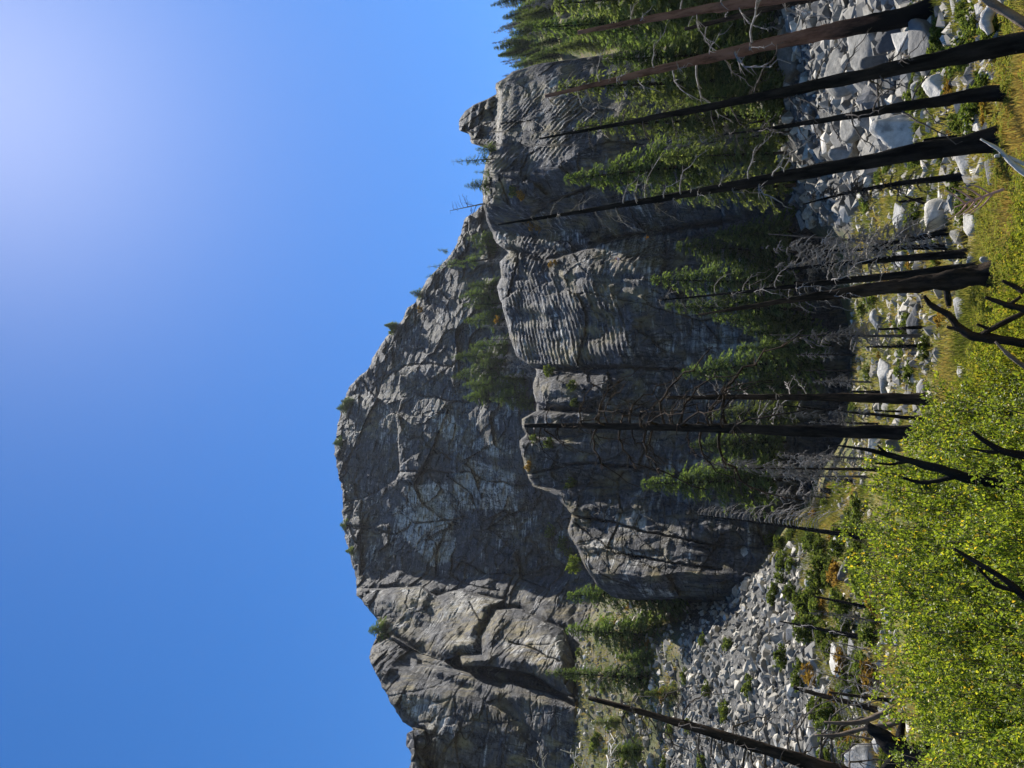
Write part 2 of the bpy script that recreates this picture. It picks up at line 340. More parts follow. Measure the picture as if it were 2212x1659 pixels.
GZ = GZ + rocky * sstep(20, 60, GD) * .35 * fbm(GX * .8, GY * .8, o=3, s=12)
def grid_faces(r, c):
    i = np.arange(r - 1)[:, None] * c; j = np.arange(c - 1)[None, :]
    return np.stack([i + j, i + j + 1, i + c + j + 1, i + c + j], -1).reshape(-1, 4)
g_me = mesh_np('ground', np.stack([GX, GY, GZ], -1).reshape(-1, 3), grid_faces(*GX.shape)[:, ::-1], M_GROUND, True, {'rocky': rocky.ravel()})
obj('ground', g_me, kind='structure', label='stony valley floor rising into talus and a forested hillside')

# ------------------------------------------------------------------ cliffs
Z3 = lambda pts: [(663.6 + .35 * a, 525.4 + .35 * b) for a, b in pts]      # from an enlarged middle crop
Z5 = lambda pts: [(663.6 + .35 * a, 1078.4 + .35 * b) for a, b in pts]     # from an enlarged left crop
def interp(y, knots):
    k = sorted(knots); return np.interp(y, [a for a, _ in k], [b for _, b in k])
def build_cliff(name, label, ys, sky_k, base_k, rows, depth_fn, rag):
    X0 = interp(ys, [(b, a) for a, b in sky_k]); X1 = interp(ys, [(b, a) for a, b in base_k])
    X0 = X0 + rag * (fbm(ys / 14., ys * 0 + .3, o=4, s=77) + .5 * np.round(1.6 * vnoise(ys / 9., ys * 0 + 3.3, None, 71)))
    T = np.linspace(0, 1, rows) ** 1.06
    X = X0[:, None] + (X1 - X0)[:, None] * T[None, :]; Y = np.repeat(ys[:, None], rows, 1)
    D, R, at_ = depth_fn(X, Y, X - X0[:, None])
    roll = np.clip(1 - (X - X0[:, None]) / 7., 0, 1) ** 2
    P = at(X, Y, D - R + roll * 2.2)
    back = P[:, :1, :] + np.array([0, 26, -9.0]); back2 = back + np.array([0, 40, -60.0])
    P = np.concatenate([back2, back, P], 1)
    for k in at_: at_[k] = np.concatenate([at_[k][:, :1] * 0, at_[k][:, :1] * 0, at_[k]], 1).ravel()
    c = P.shape[1]; V = P.reshape(-1, 3)
    me = mesh_np(name, V, grid_faces(P.shape[0], c), M_CLIFF, False, at_)
    obj(name, me, kind='structure', label=label)
    return X, Y, D - R
def lean(X, Y, D0, x_ref, ang):                # distance of a wall that leans back at angle ang above reference pixel row
    e0 = tan_el(x_ref, Y); e = tan_el(X, Y); t = np.tan(ang); return D0 * (t - e0) / np.maximum(t - e, .12)

U_SKY = [(900, 1960), (892, 1760), (885, 1659), (888, 1630), (878, 1610), (880, 1585), (893, 1576), (870, 1560), (845, 1520), (825, 1480), (810, 1450), (798, 1420), (804, 1395), (816, 1372), (824, 1362), (812, 1335), (790, 1310), (772, 1285), (766, 1240), (757, 1200), (750, 1180), (742, 1140), (740, 1090), (737, 1050), (728, 1010), (723, 980), (725, 950), (728, 920), (735, 890), (745, 860), (757, 830), (776, 815), (799, 792), (806, 770), (826, 740), (850, 710), (870, 690), (880, 665), (900, 650), (910, 625), (925, 600), (945, 580), (962, 563), (985, 530), (1000, 492), (1006, 470), (1030, 455), (1046, 440), (1090, 400), (1130, 350)]
U_BASE = [(1430, 1960), (1400, 1659), (1370, 1500), (1380, 1300), (1330, 1200), (1290, 1100), (1240, 1000), (1220, 900), (1200, 800), (1170, 650), (1160, 500), (1200, 350)]
B1 = Z5([(285, 560), (560, 549), (700, 542), (800, 600), (860, 582), (960, 558), (1040, 590), (1210, 625), (1150, 690), (1120, 760), (1070, 850), (1080, 960), (940, 960), (850, 1000), (700, 950), (620, 910), (480, 830), (300, 700), (200, 600)])
B1b = Z5([(1150, 685), (1240, 675), (1330, 685), (1400, 720), (1480, 760), (1580, 800), (1640, 1000), (1650, 1250), (1570, 1200), (1400, 1080), (1150, 1035), (960, 1030), (940, 960), (1080, 960), (1070, 850), (1120, 760)])
B2 = Z5([(330, 960), (400, 915), (450, 890), (530, 838), (630, 910), (700, 950), (850, 1000), (920, 1045), (1050, 1080), (1200, 1140), (1250, 1132), (1400, 1175), (1700, 1240), (1900, 2600), (300, 2600), (560, 1700), (640, 1480), (600, 1420), (500, 1330), (400, 1190), (340, 1070)])
B2top = Z5([(330, 970), (400, 915), (450, 890), (530, 838), (640, 915), (600, 960), (520, 1020), (555, 1050), (440, 1090), (340, 1070)])
B3 = Z5([(560, 1450), (640, 1405), (720, 1430), (740, 1510), (700, 1560), (760, 1700), (900, 2600), (500, 2600)])
PALE_U = [Z5([(580, 0), (860, 0), (900, 120), (930, 290), (880, 380), (780, 420), (600, 250), (520, 80)]), Z5([(950, 0), (1300, 0), (1290, 70), (960, 60)]),
          Z5([(900, 860), (1080, 830), (1080, 960), (930, 950)]), Z5([(1170, 880), (1580, 830), (1570, 1060), (1300, 1000)]), Z5([(560, 560), (700, 545), (790, 600), (700, 640)]),
          Z5([(900, 570), (1040, 590), (1200, 625), (1120, 680), (860, 740)]), Z5([(520, 1180), (760, 1250), (870, 1290), (900, 1440), (720, 1420), (600, 1300)]),
          Z3([(740, 1050), (900, 1050), (930, 1180), (860, 1200)]), Z3([(900, 1400), (1060, 1450), (1050, 1560), (930, 1560)]), Z3([(1000, 1330), (1290, 1420), (1280, 1600), (1050, 1640), (930, 1580)]),
          Z3([(600, 1500), (860, 1480), (880, 1660), (620, 1660)]), Z3([(1120, 1180), (1280, 1290), (1180, 1330), (1000, 1250)])]
CR_U = [Z3([(560, 1410), (760, 1400), (880, 1420), (1000, 1410), (1080, 1450), (1200, 1480), (1380, 1500)]), Z3([(700, 940), (840, 960), (960, 980), (1080, 960)]), Z3([(480, 830), (600, 760), (720, 740), (900, 760)]),
        Z3([(870, 1440), (1000, 1530), (1060, 1660)]), Z3([(620, 1210), (700, 1200), (800, 1290), (900, 1330)]), Z5([(240, 160), (420, 180), (560, 220), (640, 150), (900, 120), (980, 110)]), Z5([(900, 340), (880, 460), (960, 520), (1180, 570)]),
        Z5([(980, 400), (1100, 460), (1280, 470), (1240, 560), (1190, 680)]), Z5([(300, 180), (440, 210), (520, 200)]), Z5([(1000, 640), (1060, 740), (1100, 760)]), Z5([(1300, 330), (1330, 500), (1500, 560)]), Z5([(1250, 880), (1400, 930), (1560, 1000)])]
def u_depth(X, Y, below):
    D0 = interp(Y + 34 * fbm(X / 70, Y / 70, o=4, s=36), [(1960, 172), (1760, 163), (1659, 159.5), (1570, 158), (1500, 159), (1440, 163), (1400, 168), (1300, 186), (1240, 198), (1100, 196), (1000, 190), (900, 186), (800, 184), (700, 188), (600, 196), (500, 204), (430, 214), (350, 225)])
    ang = np.radians(interp(Y, [(1960, 80), (1500, 78), (1400, 72), (1300, 74), (1200, 72), (1050, 69), (950, 65), (850, 61.5), (700, 60), (600, 60), (500, 61), (350, 62)]))
    D = lean(X, Y, D0, 1260, ang); P = at(X, Y, D); s, z = P[..., 0], P[..., 2]
    wx = .93 * s + .37 * z + 2.2 * fbm(s / 22, z / 22, o=4, s=41); wz = .93 * z - .37 * s + 2.2 * fbm(s / 22, z / 22, o=4, s=51)
    left = sstep(1240, 1330, Y)                                     # smoother slabs on the left
    h1, c1 = facets(wx / 30, wz / 38, 5, 1.8); h2, c2 = facets(wx / 10, wz / 15, 15, 2.4); h3, c3 = facets((wx + .5 * wz) / 3.4, wz / 4.4, 25, 2.6)
    k1 = sstep(-.05, .3, fbm(s / 26, z / 26, o=2, s=42)); k2 = sstep(.0, .35, fbm(s / 12, z / 12, o=2, s=43)); k3 = sstep(.0, .3, fbm(s / 6, z / 6, o=2, s=44))
    R = (2.2 * h1 - 1.5 * k1 * (1 - sstep(0, .025, c1))) * (1 - .7 * left) + (.95 * h2 - .8 * k2 * (1 - sstep(0, .035, c2))) * (1 - .6 * left) + (.3 * h3 - .25 * k3 * (1 - sstep(0, .07, c3))) * (1 - .6 * left)
    R = R + .7 * fbm(s / 16, z / 20, o=6, s=61, g=.5) * (1 - .5 * left) + .28 * fbm(s / 14, z / 1.1, o=3, s=66) + .14 * fbm(s / 1.5, z / 2, o=3, s=67)
    # exfoliation steps on the right flank, dipping right
    q = (z + .8 * s) / 5.0 + .9 * fbm(s / 18, z / 18, o=3, s=85); fr = q - np.floor(q)
    R = R + (.7 * sstep(0, .85, fr) * (1 - sstep(.85, 1, fr)) * sstep(960, 820, Y) * sstep(0, 14, below) * np.clip(.3 + 1.5 * fbm(s / 14, z / 14, o=2, s=86), 0, 1))
    R = R - .7 * sstep(.93, .99, 1 - np.abs(fbm(s / 11 + z / 30, z / 34, o=4, s=64)) * 2.2) * (1 - .4 * left) - .5 * sstep(.94, .99, 1 - np.abs(fbm(s / 13 - z / 12, z / 9 + s / 30, o=4, s=65)) * 2.3)
    # upper rim is broken and blocky
    rim = sstep(70, 10, below); h4, c4 = facets(wx / 6, wz / 5, 95, 1.5); R = R + rim * (1.5 * h4 - 1.2 * (1 - sstep(0, .1, c4)))
    pale = np.zeros_like(X) + .02; jx = X + 5 * fbm(X / 16, Y / 16, o=4, s=33); jy = Y + 5 * fbm(X / 16, Y / 16, o=4, s=34)
    for p in PALE_U: pale = np.maximum(pale, .30 * sstep(-4, 3, sdpoly(jx, jy, p)) * (.8 + .4 * fbm(X / 30, Y / 30, s=39)))
    stain = np.clip(.35 + fbm(X / 40, Y / 40, o=3, s=45), 0, 1); wet = np.clip(fbm(s / 14, z / 60, o=3, s=47) * 1.4 + .1, 0, .9) * (1 - pale * 2.4)
    for ln in CR_U: d = sdline(jx, jy, ln); R = R - 2.2 * np.exp(-(d / 1.4) ** 2) - .6 * np.exp(-(d / 7) ** 2)
    for poly, off, edge in ((B1, 11, 2.0), (B1b, 14.5, 1.8), (B2, 10, 2.2), (B3, 9, 2.0)):
        sd = sdpoly(jx + .6 * (X - jx), jy + .6 * (Y - jy), poly); R = R + off * sstep(-edge, edge, sd) - .22 * off * np.exp(-(np.minimum(sd, 0) / 8) ** 2) * (sd < 0) - .35 * off * (1 - sstep(0, 26, sd)) * (sd > 0)
    sd = sdpoly(jx, jy, B2top); hb, cb = facets(wx / 4, wz / 3.2, 105, 1.2); R = R + sstep(-3, 4, sd) * (2.5 + 1.2 * hb - 1.4 * (1 - sstep(0, .12, cb)) + 1.2 * fbm(s / 3, z / 3, o=3, s=111))
    # the left slab bulges towards the viewer lower down and is undercut beside the cave
    cave = sdline(X, Y, Z5([(700, 1010), (860, 1040), (960, 1045), (1060, 1090), (1200, 1150)])); R = R - 4.5 * np.exp(-(cave / 7) ** 2)
    dip = sdline(X, Y, Z5([(600, 1000), (760, 1100), (1000, 1170), (1250, 1300), (1400, 1500)])); R = R - 3 * np.exp(-(dip / 16) ** 2)
    stain = stain * (.5 + .5 * left); wet = wet * (1 - .5 * left)
    return D, R, {'pale': pale, 'stain': stain, 'wet': np.clip(wet, 0, 1)}
UX, UY, UD = build_cliff('granite_dome_cliff', 'huge grey granite dome cliff filling the skyline behind the trees', np.arange(350, 1961, 2.15)[::-1].copy(), U_SKY, U_BASE, 300, u_depth, 2.6)

L_SKY = [(1640, 1345), (1560, 1325), (1440, 1306), (1330, 1292), (1290, 1266), (1268, 1232), (1240, 1172), (1226, 1150), (1236, 1110), (1200, 1072), (1150, 1050), (1134, 1012), (1124, 968), (1122, 952), (1136, 938), (1128, 925), (1126, 905), (1142, 896), (1158, 888), (1160, 872), (1154, 855), (1150, 828), (1160, 812), (1156, 796), (1140, 786), (1115, 770), (1100, 722), (1085, 662), (1073, 620), (1082, 600), (1080, 566), (1098, 545), (1072, 525), (1062, 500), (1052, 478), (1044, 440), (1040, 400), (1046, 362), (1058, 330), (1050, 316), (1020, 311), (1012, 286), (993, 283), (990, 263), (1004, 240), (1025, 226), (1050, 215), (1072, 203), (1070, 180), (1088, 170), (1108, 155), (1160, 138), (1280, 122), (1420, 100), (1500, 40), (1560, -100), (1600, -300)]
L_BASE = [(1760, 1345), (1740, 1250), (1820, 1150), (1880, 1000), (1890, 850), (1880, 700), (1860, 560), (1800, 400), (1760, 250), (1720, 100), (1700, -300)]
FL = Z3([(1130, 330), (1200, 270), (1350, 200), (1500, 190), (1640, 250), (1850, 260), (1980, 420), (2020, 720), (1700, 790), (1560, 775), (1370, 740), (1250, 640), (1170, 450)])
def l_depth(X, Y, below):
    Y0 = Y; Y = Y + (9 * fbm(X / 70, Y / 200, o=3, s=137) + 3 * fbm(X / 14, Y / 60, o=2, s=136)) * sstep(30, 110, below)
    D0 = interp(Y, [(1345, 150), (1310, 132), (1290, 114), (1240, 107), (1150, 113), (1060, 119), (1050, 122), (1012, 120), (960, 121), (940, 124), (925, 122), (896, 122.5), (886, 127.5), (870, 126), (828, 126), (808, 131.5), (794, 130), (786, 126), (700, 124), (610, 120), (590, 120), (560, 123), (540, 127), (500, 134), (475, 131), (440, 121), (380, 114), (330, 112), (290, 115), (200, 124), (100, 140), (0, 162), (-300, 230)])
    Ds = interp(Y, [(1345, 150), (1310, 132), (1290, 114), (1240, 107), (1150, 113), (1060, 119), (900, 124), (800, 127), (700, 125), (600, 121), (540, 126), (490, 129), (440, 122), (380, 116), (330, 113), (200, 124), (100, 140), (0, 162), (-300, 230)])
    D0 = D0 + (Ds - D0) * sstep(1240, 1430, X + 40 * fbm(Y / 20, Y * 0 + 1.7, o=2, s=138)) + 1.5 * fbm(Y / 30, X / 200, o=3, s=131)
    tw = sstep(330, 316, Y) * sstep(190, 205, Y) * sstep(1085, 1070, X); D0 = D0 + 6 * tw
    ang = np.radians(interp(Y, [(1345, 74), (1240, 75), (1100, 76), (1000, 73), (900, 66), (800, 58), (790, 53), (600, 52), (540, 55), (440, 60), (380, 54), (330, 52), (250, 52), (150, 54), (0, 55), (-300, 50)]))
    xb = interp(Y, [(1345, 1500), (1240, 1420), (1000, 1300), (900, 1260), (800, 1330), (600, 1400), (540, 1330), (440, 1120), (380, 1170), (330, 1260), (150, 1420), (-300, 1500)]) + 25 * fbm(X / 60, Y / 60, o=3, s=139)
    Db = lean(np.minimum(xb, 1500), Y, D0, 1500 + 0 * X, math.radians(82)); D = np.where(X < xb, lean(X, Y, Db, xb, ang), lean(np.minimum(X, 1500), Y, D0, 1500 + 0 * X, math.radians(82))); Y = Y0; P = at(X, Y, D); s, z = P[..., 0], P[..., 2]
    wx = .95 * s - .3 * z + 1.2 * fbm(s / 14, z / 14, o=4, s=141); wz = .95 * z + .3 * s + 1.2 * fbm(s / 14, z / 14, o=4, s=151)
    h1, c1 = facets(wx / 15, wz / 28, 205, 1.7); h2, c2 = facets(wx / 5.5, wz / 9, 215, 2.2); h3, c3 = facets(wx / 1.9, wz / 3, 225, 2.6)
    k1 = sstep(.05, .35, fbm(s / 16, z / 16, o=2, s=142)); k2 = sstep(.05, .35, fbm(s / 8, z / 8, o=2, s=143))
    jx = X + 4 * fbm(X / 14, Y / 14, o=3, s=133); jy = Y + 4 * fbm(X / 14, Y / 14, o=3, s=134); fm = sstep(-10, 6, sdpoly(jx, jy, FL)); lw = 1 - .85 * fm - .35 * sstep(1040, 1100, Y)
    R = .6 * h1 - .6 * k1 * (1 - sstep(0, .025, c1)) + lw * (.38 * h2 - .25 * k2 * (1 - sstep(0, .03, c2)) + .13 * h3)
    R = R + .4 * fbm(s / 9, z / 12, o=6, s=161, g=.5) + .13 * fbm(s / 7, z / .8, o=3, s=166) + .08 * fbm(s / .9, z / 1.2, o=3, s=167) - .35 * sstep(.93, .99, 1 - np.abs(fbm(s / 5 + z / 16, z / 22, o=3, s=168)) * 2.2) - .3 * sstep(.94, .99, 1 - np.abs(fbm(s / 9 - z / 12, z / 6, o=3, s=169)) * 2.4)
    # fluted ledges: dip left on the front face, dip right on the nose beside it and on the upper right wall
    def flute(slope, per, amp, mask, sd):
        q = (z - slope * s) / per + .35 * fbm(s / 60, z / 14, o=2, s=sd) + .03 * fbm(s / 2.5, z / 2.5, o=2, s=sd + 3); f = q - np.floor(q); a = amp * (.45 + .9 * hsh(np.floor(q), np.floor(q), np.floor(q), sd + 5)) * np.clip(.7 + .9 * fbm(s / 25, z / 5, o=3, s=sd + 9), .3, 1.2)
        return mask * a * sstep(0, .78, f) * (1 - sstep(.78, .98, f))
    R = R + flute(.33, 1.2, .72, fm, 301)
    nose = sstep(1055, 1080, X) * sstep(1520, 1400, X) * sstep(610, 590, jy) * sstep(470, 520, jy); R = R + flute(-.75, 1.5, .8, nose * (1 - fm) * np.clip(.4 + 1.5 * fbm(s / 7, z / 7, o=3, s=329), .1, 1), 321)
    kf = sstep(-14, 10, sdpoly(jx, jy, [(1050, 370), (1120, 360), (1230, 330), (1300, 260), (1280, 170), (1150, 160), (1060, 200)])); R = R + flute(-.85, 1.7, .85, kf * np.clip(.4 + 1.6 * fbm(s / 8, z / 8, o=3, s=349), 0, 1), 341)
    R = R + flute(.15, 2.6, .9, tw + .4 * sstep(60, 10, below), 361); ht, ct = facets(wx / 3.4, wz / 5.5, 365, .9); R = R + tw * (2.0 * ht - 1.6 * (1 - sstep(0, .12, ct)))
    # protruding blocks and grooves
    for poly, off in (([(1290, 1262), (1240, 1172), (1330, 1190), (1440, 1240), (1470, 1290), (1330, 1300)], 2.5), ([(1150, 828), (1155, 872), (1230, 880), (1330, 845), (1310, 805), (1210, 808)], 2.6), ([(1075, 625), (1082, 600), (1080, 566), (1110, 555), (1120, 590), (1100, 630)], 1.6), ([(1050, 440), (1048, 380), (1120, 370), (1180, 420), (1150, 470), (1090, 480)], 2.0), ([(1380, 1110), (1330, 1060), (1450, 1040), (1620, 1080), (1650, 1180), (1500, 1180)], 1.5)):
        sd = sdpoly(jx, jy, poly); R = R + off * sstep(-2, 2, sd) - .3 * off * (1 - sstep(0, 20, sd)) * (sd > 0)
    for ln, dep, w in (([(1100, 535), (1180, 560), (1300, 520), (1420, 500), (1600, 470)], 3.0, 5), ([(1150, 795), (1230, 800), (1340, 792), (1480, 800), (1600, 830)], 2.5, 3), ([(1180, 885), (1300, 890), (1420, 900)], 3, 4), ([(1140, 1025), (1250, 1000), (1400, 1010), (1500, 1040)], 1.8, 2.5), ([(1220, 1110), (1330, 1130), (1400, 1150), (1560, 1180)], 2, 2), ([(1190, 1090), (1330, 1195), (1450, 1215), (1560, 1230)], 1.5, 2), ([(1130, 480), (1200, 430), (1290, 400), (1400, 390)], 2.5, 3), ([(1130, 470), (1100, 440), (1080, 380)], 1, 2), ([(1120, 545), (1112, 590), (1100, 640)], 1.5, 2), ([(1366, 560), (1400, 535), (1450, 520), (1500, 512)], .9, 1.3)):
        d = sdline(jx, jy, ln); R = R - dep * np.exp(-(d / w) ** 2)
    R = R + 2.2 * sstep(1470, 1620, X) * sstep(1100, 1000, Y)       # lower wall bulges, then undercuts
    R = R - 3.5 * sstep(1640, 1740, X)
    pale = np.zeros_like(X) - .05 + .14 * fm + .1 * kf + .1 * nose
    for p in ([(1520, 735), (1560, 745), (1650, 740), (1640, 790), (1540, 780)], [(1330, 1115), (1390, 1100), (1400, 1150), (1345, 1160)], [(1240, 1170), (1330, 1165), (1400, 1205), (1330, 1195)]):
        pale = np.maximum(pale, .26 * sstep(-3, 3, sdpoly(jx, jy, p)))
    pale = np.maximum(pale, .5 * sstep(.62, .75, fbm(X / 9, Y / 9, o=4, s=191)) * sstep(-3, 10, sdpoly(jx, jy, [(1310, 1090), (1420, 1090), (1520, 1240), (1420, 1250)])))
    pale = np.maximum(pale, .5 * sstep(-1.5, 1.5, sdpoly(X, Y, [(1600, 1185), (1605, 1180), (1612, 1184), (1614, 1196), (1607, 1203), (1601, 1196)])))
    stain = np.clip(.2 + fbm(X / 30, Y / 40, o=3, s=145), 0, .8); wet = np.clip(.35 + fbm(s / 9, z / 40, o=3, s=147), 0, 1) * sstep(1300, 1480, X)
    return D, R, {'pale': pale, 'stain': stain, 'wet': np.clip(wet, 0, 1)}
LX, LY, LD = build_cliff('lower_granite_cliff', 'dark lower granite wall with fluted face, chimneys and a rock tower on top', np.arange(-300, 1346, 1.9)[::-1].copy(), L_SKY, L_BASE, 300, l_depth, 1.6)
def cliff_d(px, py, lower=True):
    X, Y, D = (LX, LY, LD) if lower else (UX, UY, UD); i = int(np.argmin(np.abs(Y[:, 0] - py))); return float(np.interp(px, X[i], D[i]))

# ------------------------------------------------------------------ rocks
def ico(sub):
    bm = bmesh.new(); bmesh.ops.create_icosphere(bm, subdivisions=sub, radius=1); V = np.array([v.co[:] for v in bm.verts]); Fa = np.array([[v.index for v in f.verts] for f in bm.faces]); bm.free(); return V, Fa
ICO = {k: ico(k) for k in (1, 2, 3, 4)}
def rock_verts(sub, seed, planes=13, soft=22, nz=.05):
    V, Fa = ICO[sub]; r = np.random.default_rng(seed); n = r.normal(size=(planes, 3)); n /= np.linalg.norm(n, axis=1)[:, None]; dd = r.uniform(.5, .95, planes)
    q = dd[None, :] / np.maximum(V @ n.T, .12); q = np.minimum(q, 1.25); R = -np.log(np.exp(-q * soft).sum(1)) / soft
    R = np.clip(R, .35, 1.2) * (1 + nz * fbm(V[:, 0] * 2.2 + seed, V[:, 1] * 2.2, V[:, 2] * 2.2, o=4, s=seed % 91)); return V * R[:, None], Fa
def rock_me(name, sub, seed, M, **k):
    V, Fa = rock_verts(sub, seed, **k); return mesh_np(name, V, Fa, M, sub > 2)
def hull_verts(seed, n=13):
    r = np.random.default_rng(seed); bm = bmesh.new(); q = r.normal(size=(n, 3)); q /= np.linalg.norm(q, axis=1)[:, None]; q = np.sign(q) * np.abs(q) ** .7; q *= r.uniform(.75, 1.05, (n, 1))
    for v in q: bm.verts.new(v)
    res = bmesh.ops.convex_hull(bm, input=bm.verts[:]); 
    for v in [v for v in bm.verts if not v.link_faces]: bm.verts.remove(v)
    bmesh.ops.triangulate(bm, faces=bm.faces[:]); bm.verts.index_update(); V = np.array([v.co[:] for v in bm.verts]); Fa = np.array([[v.index for v in f.verts] for f in bm.faces]); bm.free(); return V, Fa
HULL = [hull_verts(i, 9 + i % 6) for i in range(48)]
BIG = {M: [rock_me('boulder', 4, 50 + i * 3, M, planes=10, soft=60, nz=.07) for i in range(7)] for M in (M_WHITE, M_GREY, M_DARKROCK)}
MID = {M: [mesh_np('talus_rock', *HULL[i * 4], M, False) for i in range(12)] for M in (M_WHITE, M_GREY)}
def place_rock(o, P, w, h, dep, tilt=.25):
    o.location = P; o.scale = (w / 2 * 1.12, dep / 2 * 1.1, h / 2 * 1.15); o.rotation_euler = (random.uniform(-tilt, tilt), random.uniform(-tilt, tilt), random.uniform(0, .6) + random.choice((0, math.pi)))
def boulder(x, y, hpx, wpx, M, label, group='boulders lying on the valley floor', d=None):   # x,y: middle of the visible rock
    P, dd = ground_hit([x + hpx * .42], [y]); 
    if d is None: d = dd[0]
    if not np.isfinite(d): d = 120.
    P = at(x, y, d); m = slant(P) / FPX; h, w = hpx * m, wpx * m; g = float(gz(P[0], P[1]))
    o = obj('boulder', random.choice(BIG[M]), None, P, label=label, category='boulder', group=group)
    h = max(h, min(2 * (P[2] - g) * .98, h * 1.5)); place_rock(o, (P[0], P[1] + .2 * w, P[2] - .08 * h), w * 1.08, h * 1.12, (w + h) * .5)
    return o
W_, G_, K_ = M_WHITE, M_GREY, M_DARKROCK
for a in [
    (2087, 348, 36, 47, W_, 'rounded white boulder with a dark hollow beside the thick charred trunk'),
    (2146, 372, 30, 42, W_, 'low white boulder just below the one with the dark hollow'),
    (2026, 472, 54, 56, W_, 'largest smooth white boulder on the valley floor, charred trunk leaning past it'),
    (2018, 513, 44, 26, W_, 'narrow white boulder left of the largest one, behind a charred trunk'),
    (1944, 462, 30, 36, W_, 'angular white boulder some way behind the largest smooth one'),
    (1980, 470, 20, 28, W_, 'small white boulder directly behind the largest smooth one'),
    (1976, 497, 30, 30, W_, 'white boulder under grey twigs behind the narrow one'),
    (2033, 411, 14, 36, W_, 'flat white slab right of the largest smooth boulder'),
    (2096, 480, 26, 34, W_, 'white boulder half buried in yellow brush before the largest one'),
    (2104, 563, 22, 26, W_, 'white boulder at the foot of a pair of charred trunks'),
    (2139, 563, 24, 20, W_, 'small round white boulder in brush nearest the leaning trunks'),
    (1948, 556, 34, 26, W_, 'bright white block seen between two charred trunks'),
    (2028, 190, 44, 36, W_, 'white boulder standing between two black trunks near the frame edge'),
    (1983, 197, 36, 30, W_, 'pale boulder just above the one between two black trunks'),
    (2003, 85, 62, 84, K_, 'big dark slab-sided boulder beside the red-brown trunk'),
    (1704, 124, 44, 54, G_, 'rounded grey boulder at the top of the right-hand talus'),
    (1815, 140, 52, 76, G_, 'broad grey boulder in the middle of the right-hand talus'),
    (1866, 98, 66, 70, G_, 'tall dark-cracked grey boulder beside the red-brown trunk'),
    (1905, 132, 56, 48, G_, 'grey wedge of rock below the broad talus boulder'),
    (1932, 80, 44, 52, K_, 'dark grey block under dead twigs by the red-brown trunk'),
    (1946, 272, 76, 60, W_, 'big bright angular boulder at the foot of the right-hand talus'),
    (1842, 266, 52, 44, G_, 'grey block on the talus above the big bright angular boulder'),
    (1824, 331, 42, 42, G_, 'grey talus block next to the thick charred trunk'),
    (1892, 316, 46, 44, G_, 'shaded grey boulder right of the thick charred trunk'),
    (1979, 686, 32, 48, K_, 'dark grey boulder behind the fallen log'),
    (1896, 694, 20, 36, W_, 'white leaning slab at the near edge of the shaded cliff foot'),
    (1946, 676, 14, 32, W_, 'low white slab behind the dark grey boulder'),
    (2075, 668, 26, 36, W_, 'jagged white boulder in brush left of the thick leaning trunk'),
    (1912, 797, 34, 32, W_, 'bright white pointed block on the middle of the valley floor'),
    (1909, 830, 26, 42, W_, 'wide pale boulder with a dark pit beside the short charred stump'),
    (1974, 806, 20, 28, W_, 'small grey-white boulder near the thin end of the fallen log'),
    (1993, 842, 22, 28, W_, 'white boulder right beside the straight bare black trunk'),
    (1938, 808, 16, 24, W_, 'low white boulder between the pointed block and the fallen log'),
    (2078, 797, 18, 24, W_, 'lone white boulder in yellow brush before the fallen log'),
    (1884, 966, 26, 32, W_, 'white boulder left of the tall broken black trunk'),
    (1938, 958, 32, 22, G_, 'grey boulder at the foot of the tall broken black trunk'),
    (1946, 895, 20, 22, W_, 'white boulder between the two tall black trunks'),
    (1812, 1180, 22, 36, W_, 'white slab below the fishbone snag'),
    (1764, 1188, 14, 22, W_, 'small white rock in scrub left of the fishbone snag'),
    (1758, 1264, 26, 32, W_, 'light grey boulder at the lower edge of the left talus'),
    (1824, 1236, 32, 26, G_, 'dark-sided boulder in scrub at the edge of the green shrubs'),
    (1744, 1320, 14, 44, W_, 'long white block at the foot of the left talus'),
    (1888, 1324, 24, 26, W_, 'white boulder at the foot of the slim black snag'),
    (1813, 1428, 46, 44, W_, 'brightest white boulder below the left talus'),
    (1936, 1376, 14, 22, W_, 'white boulder just above the green shrub tops'),
    (1840, 1400, 18, 30, W_, 'white boulder next to the brightest one below the talus'),
    (1764, 1612, 40, 36, G_, 'grey boulder under the leaning dead trunk'),
    (1862, 1640, 56, 40, W_, 'brown-stained pale boulder beside the uprooted stump'),
    (1832, 1500, 22, 26, W_, 'pale boulder behind the twin curved brown logs'),
    ]: boulder(*a)

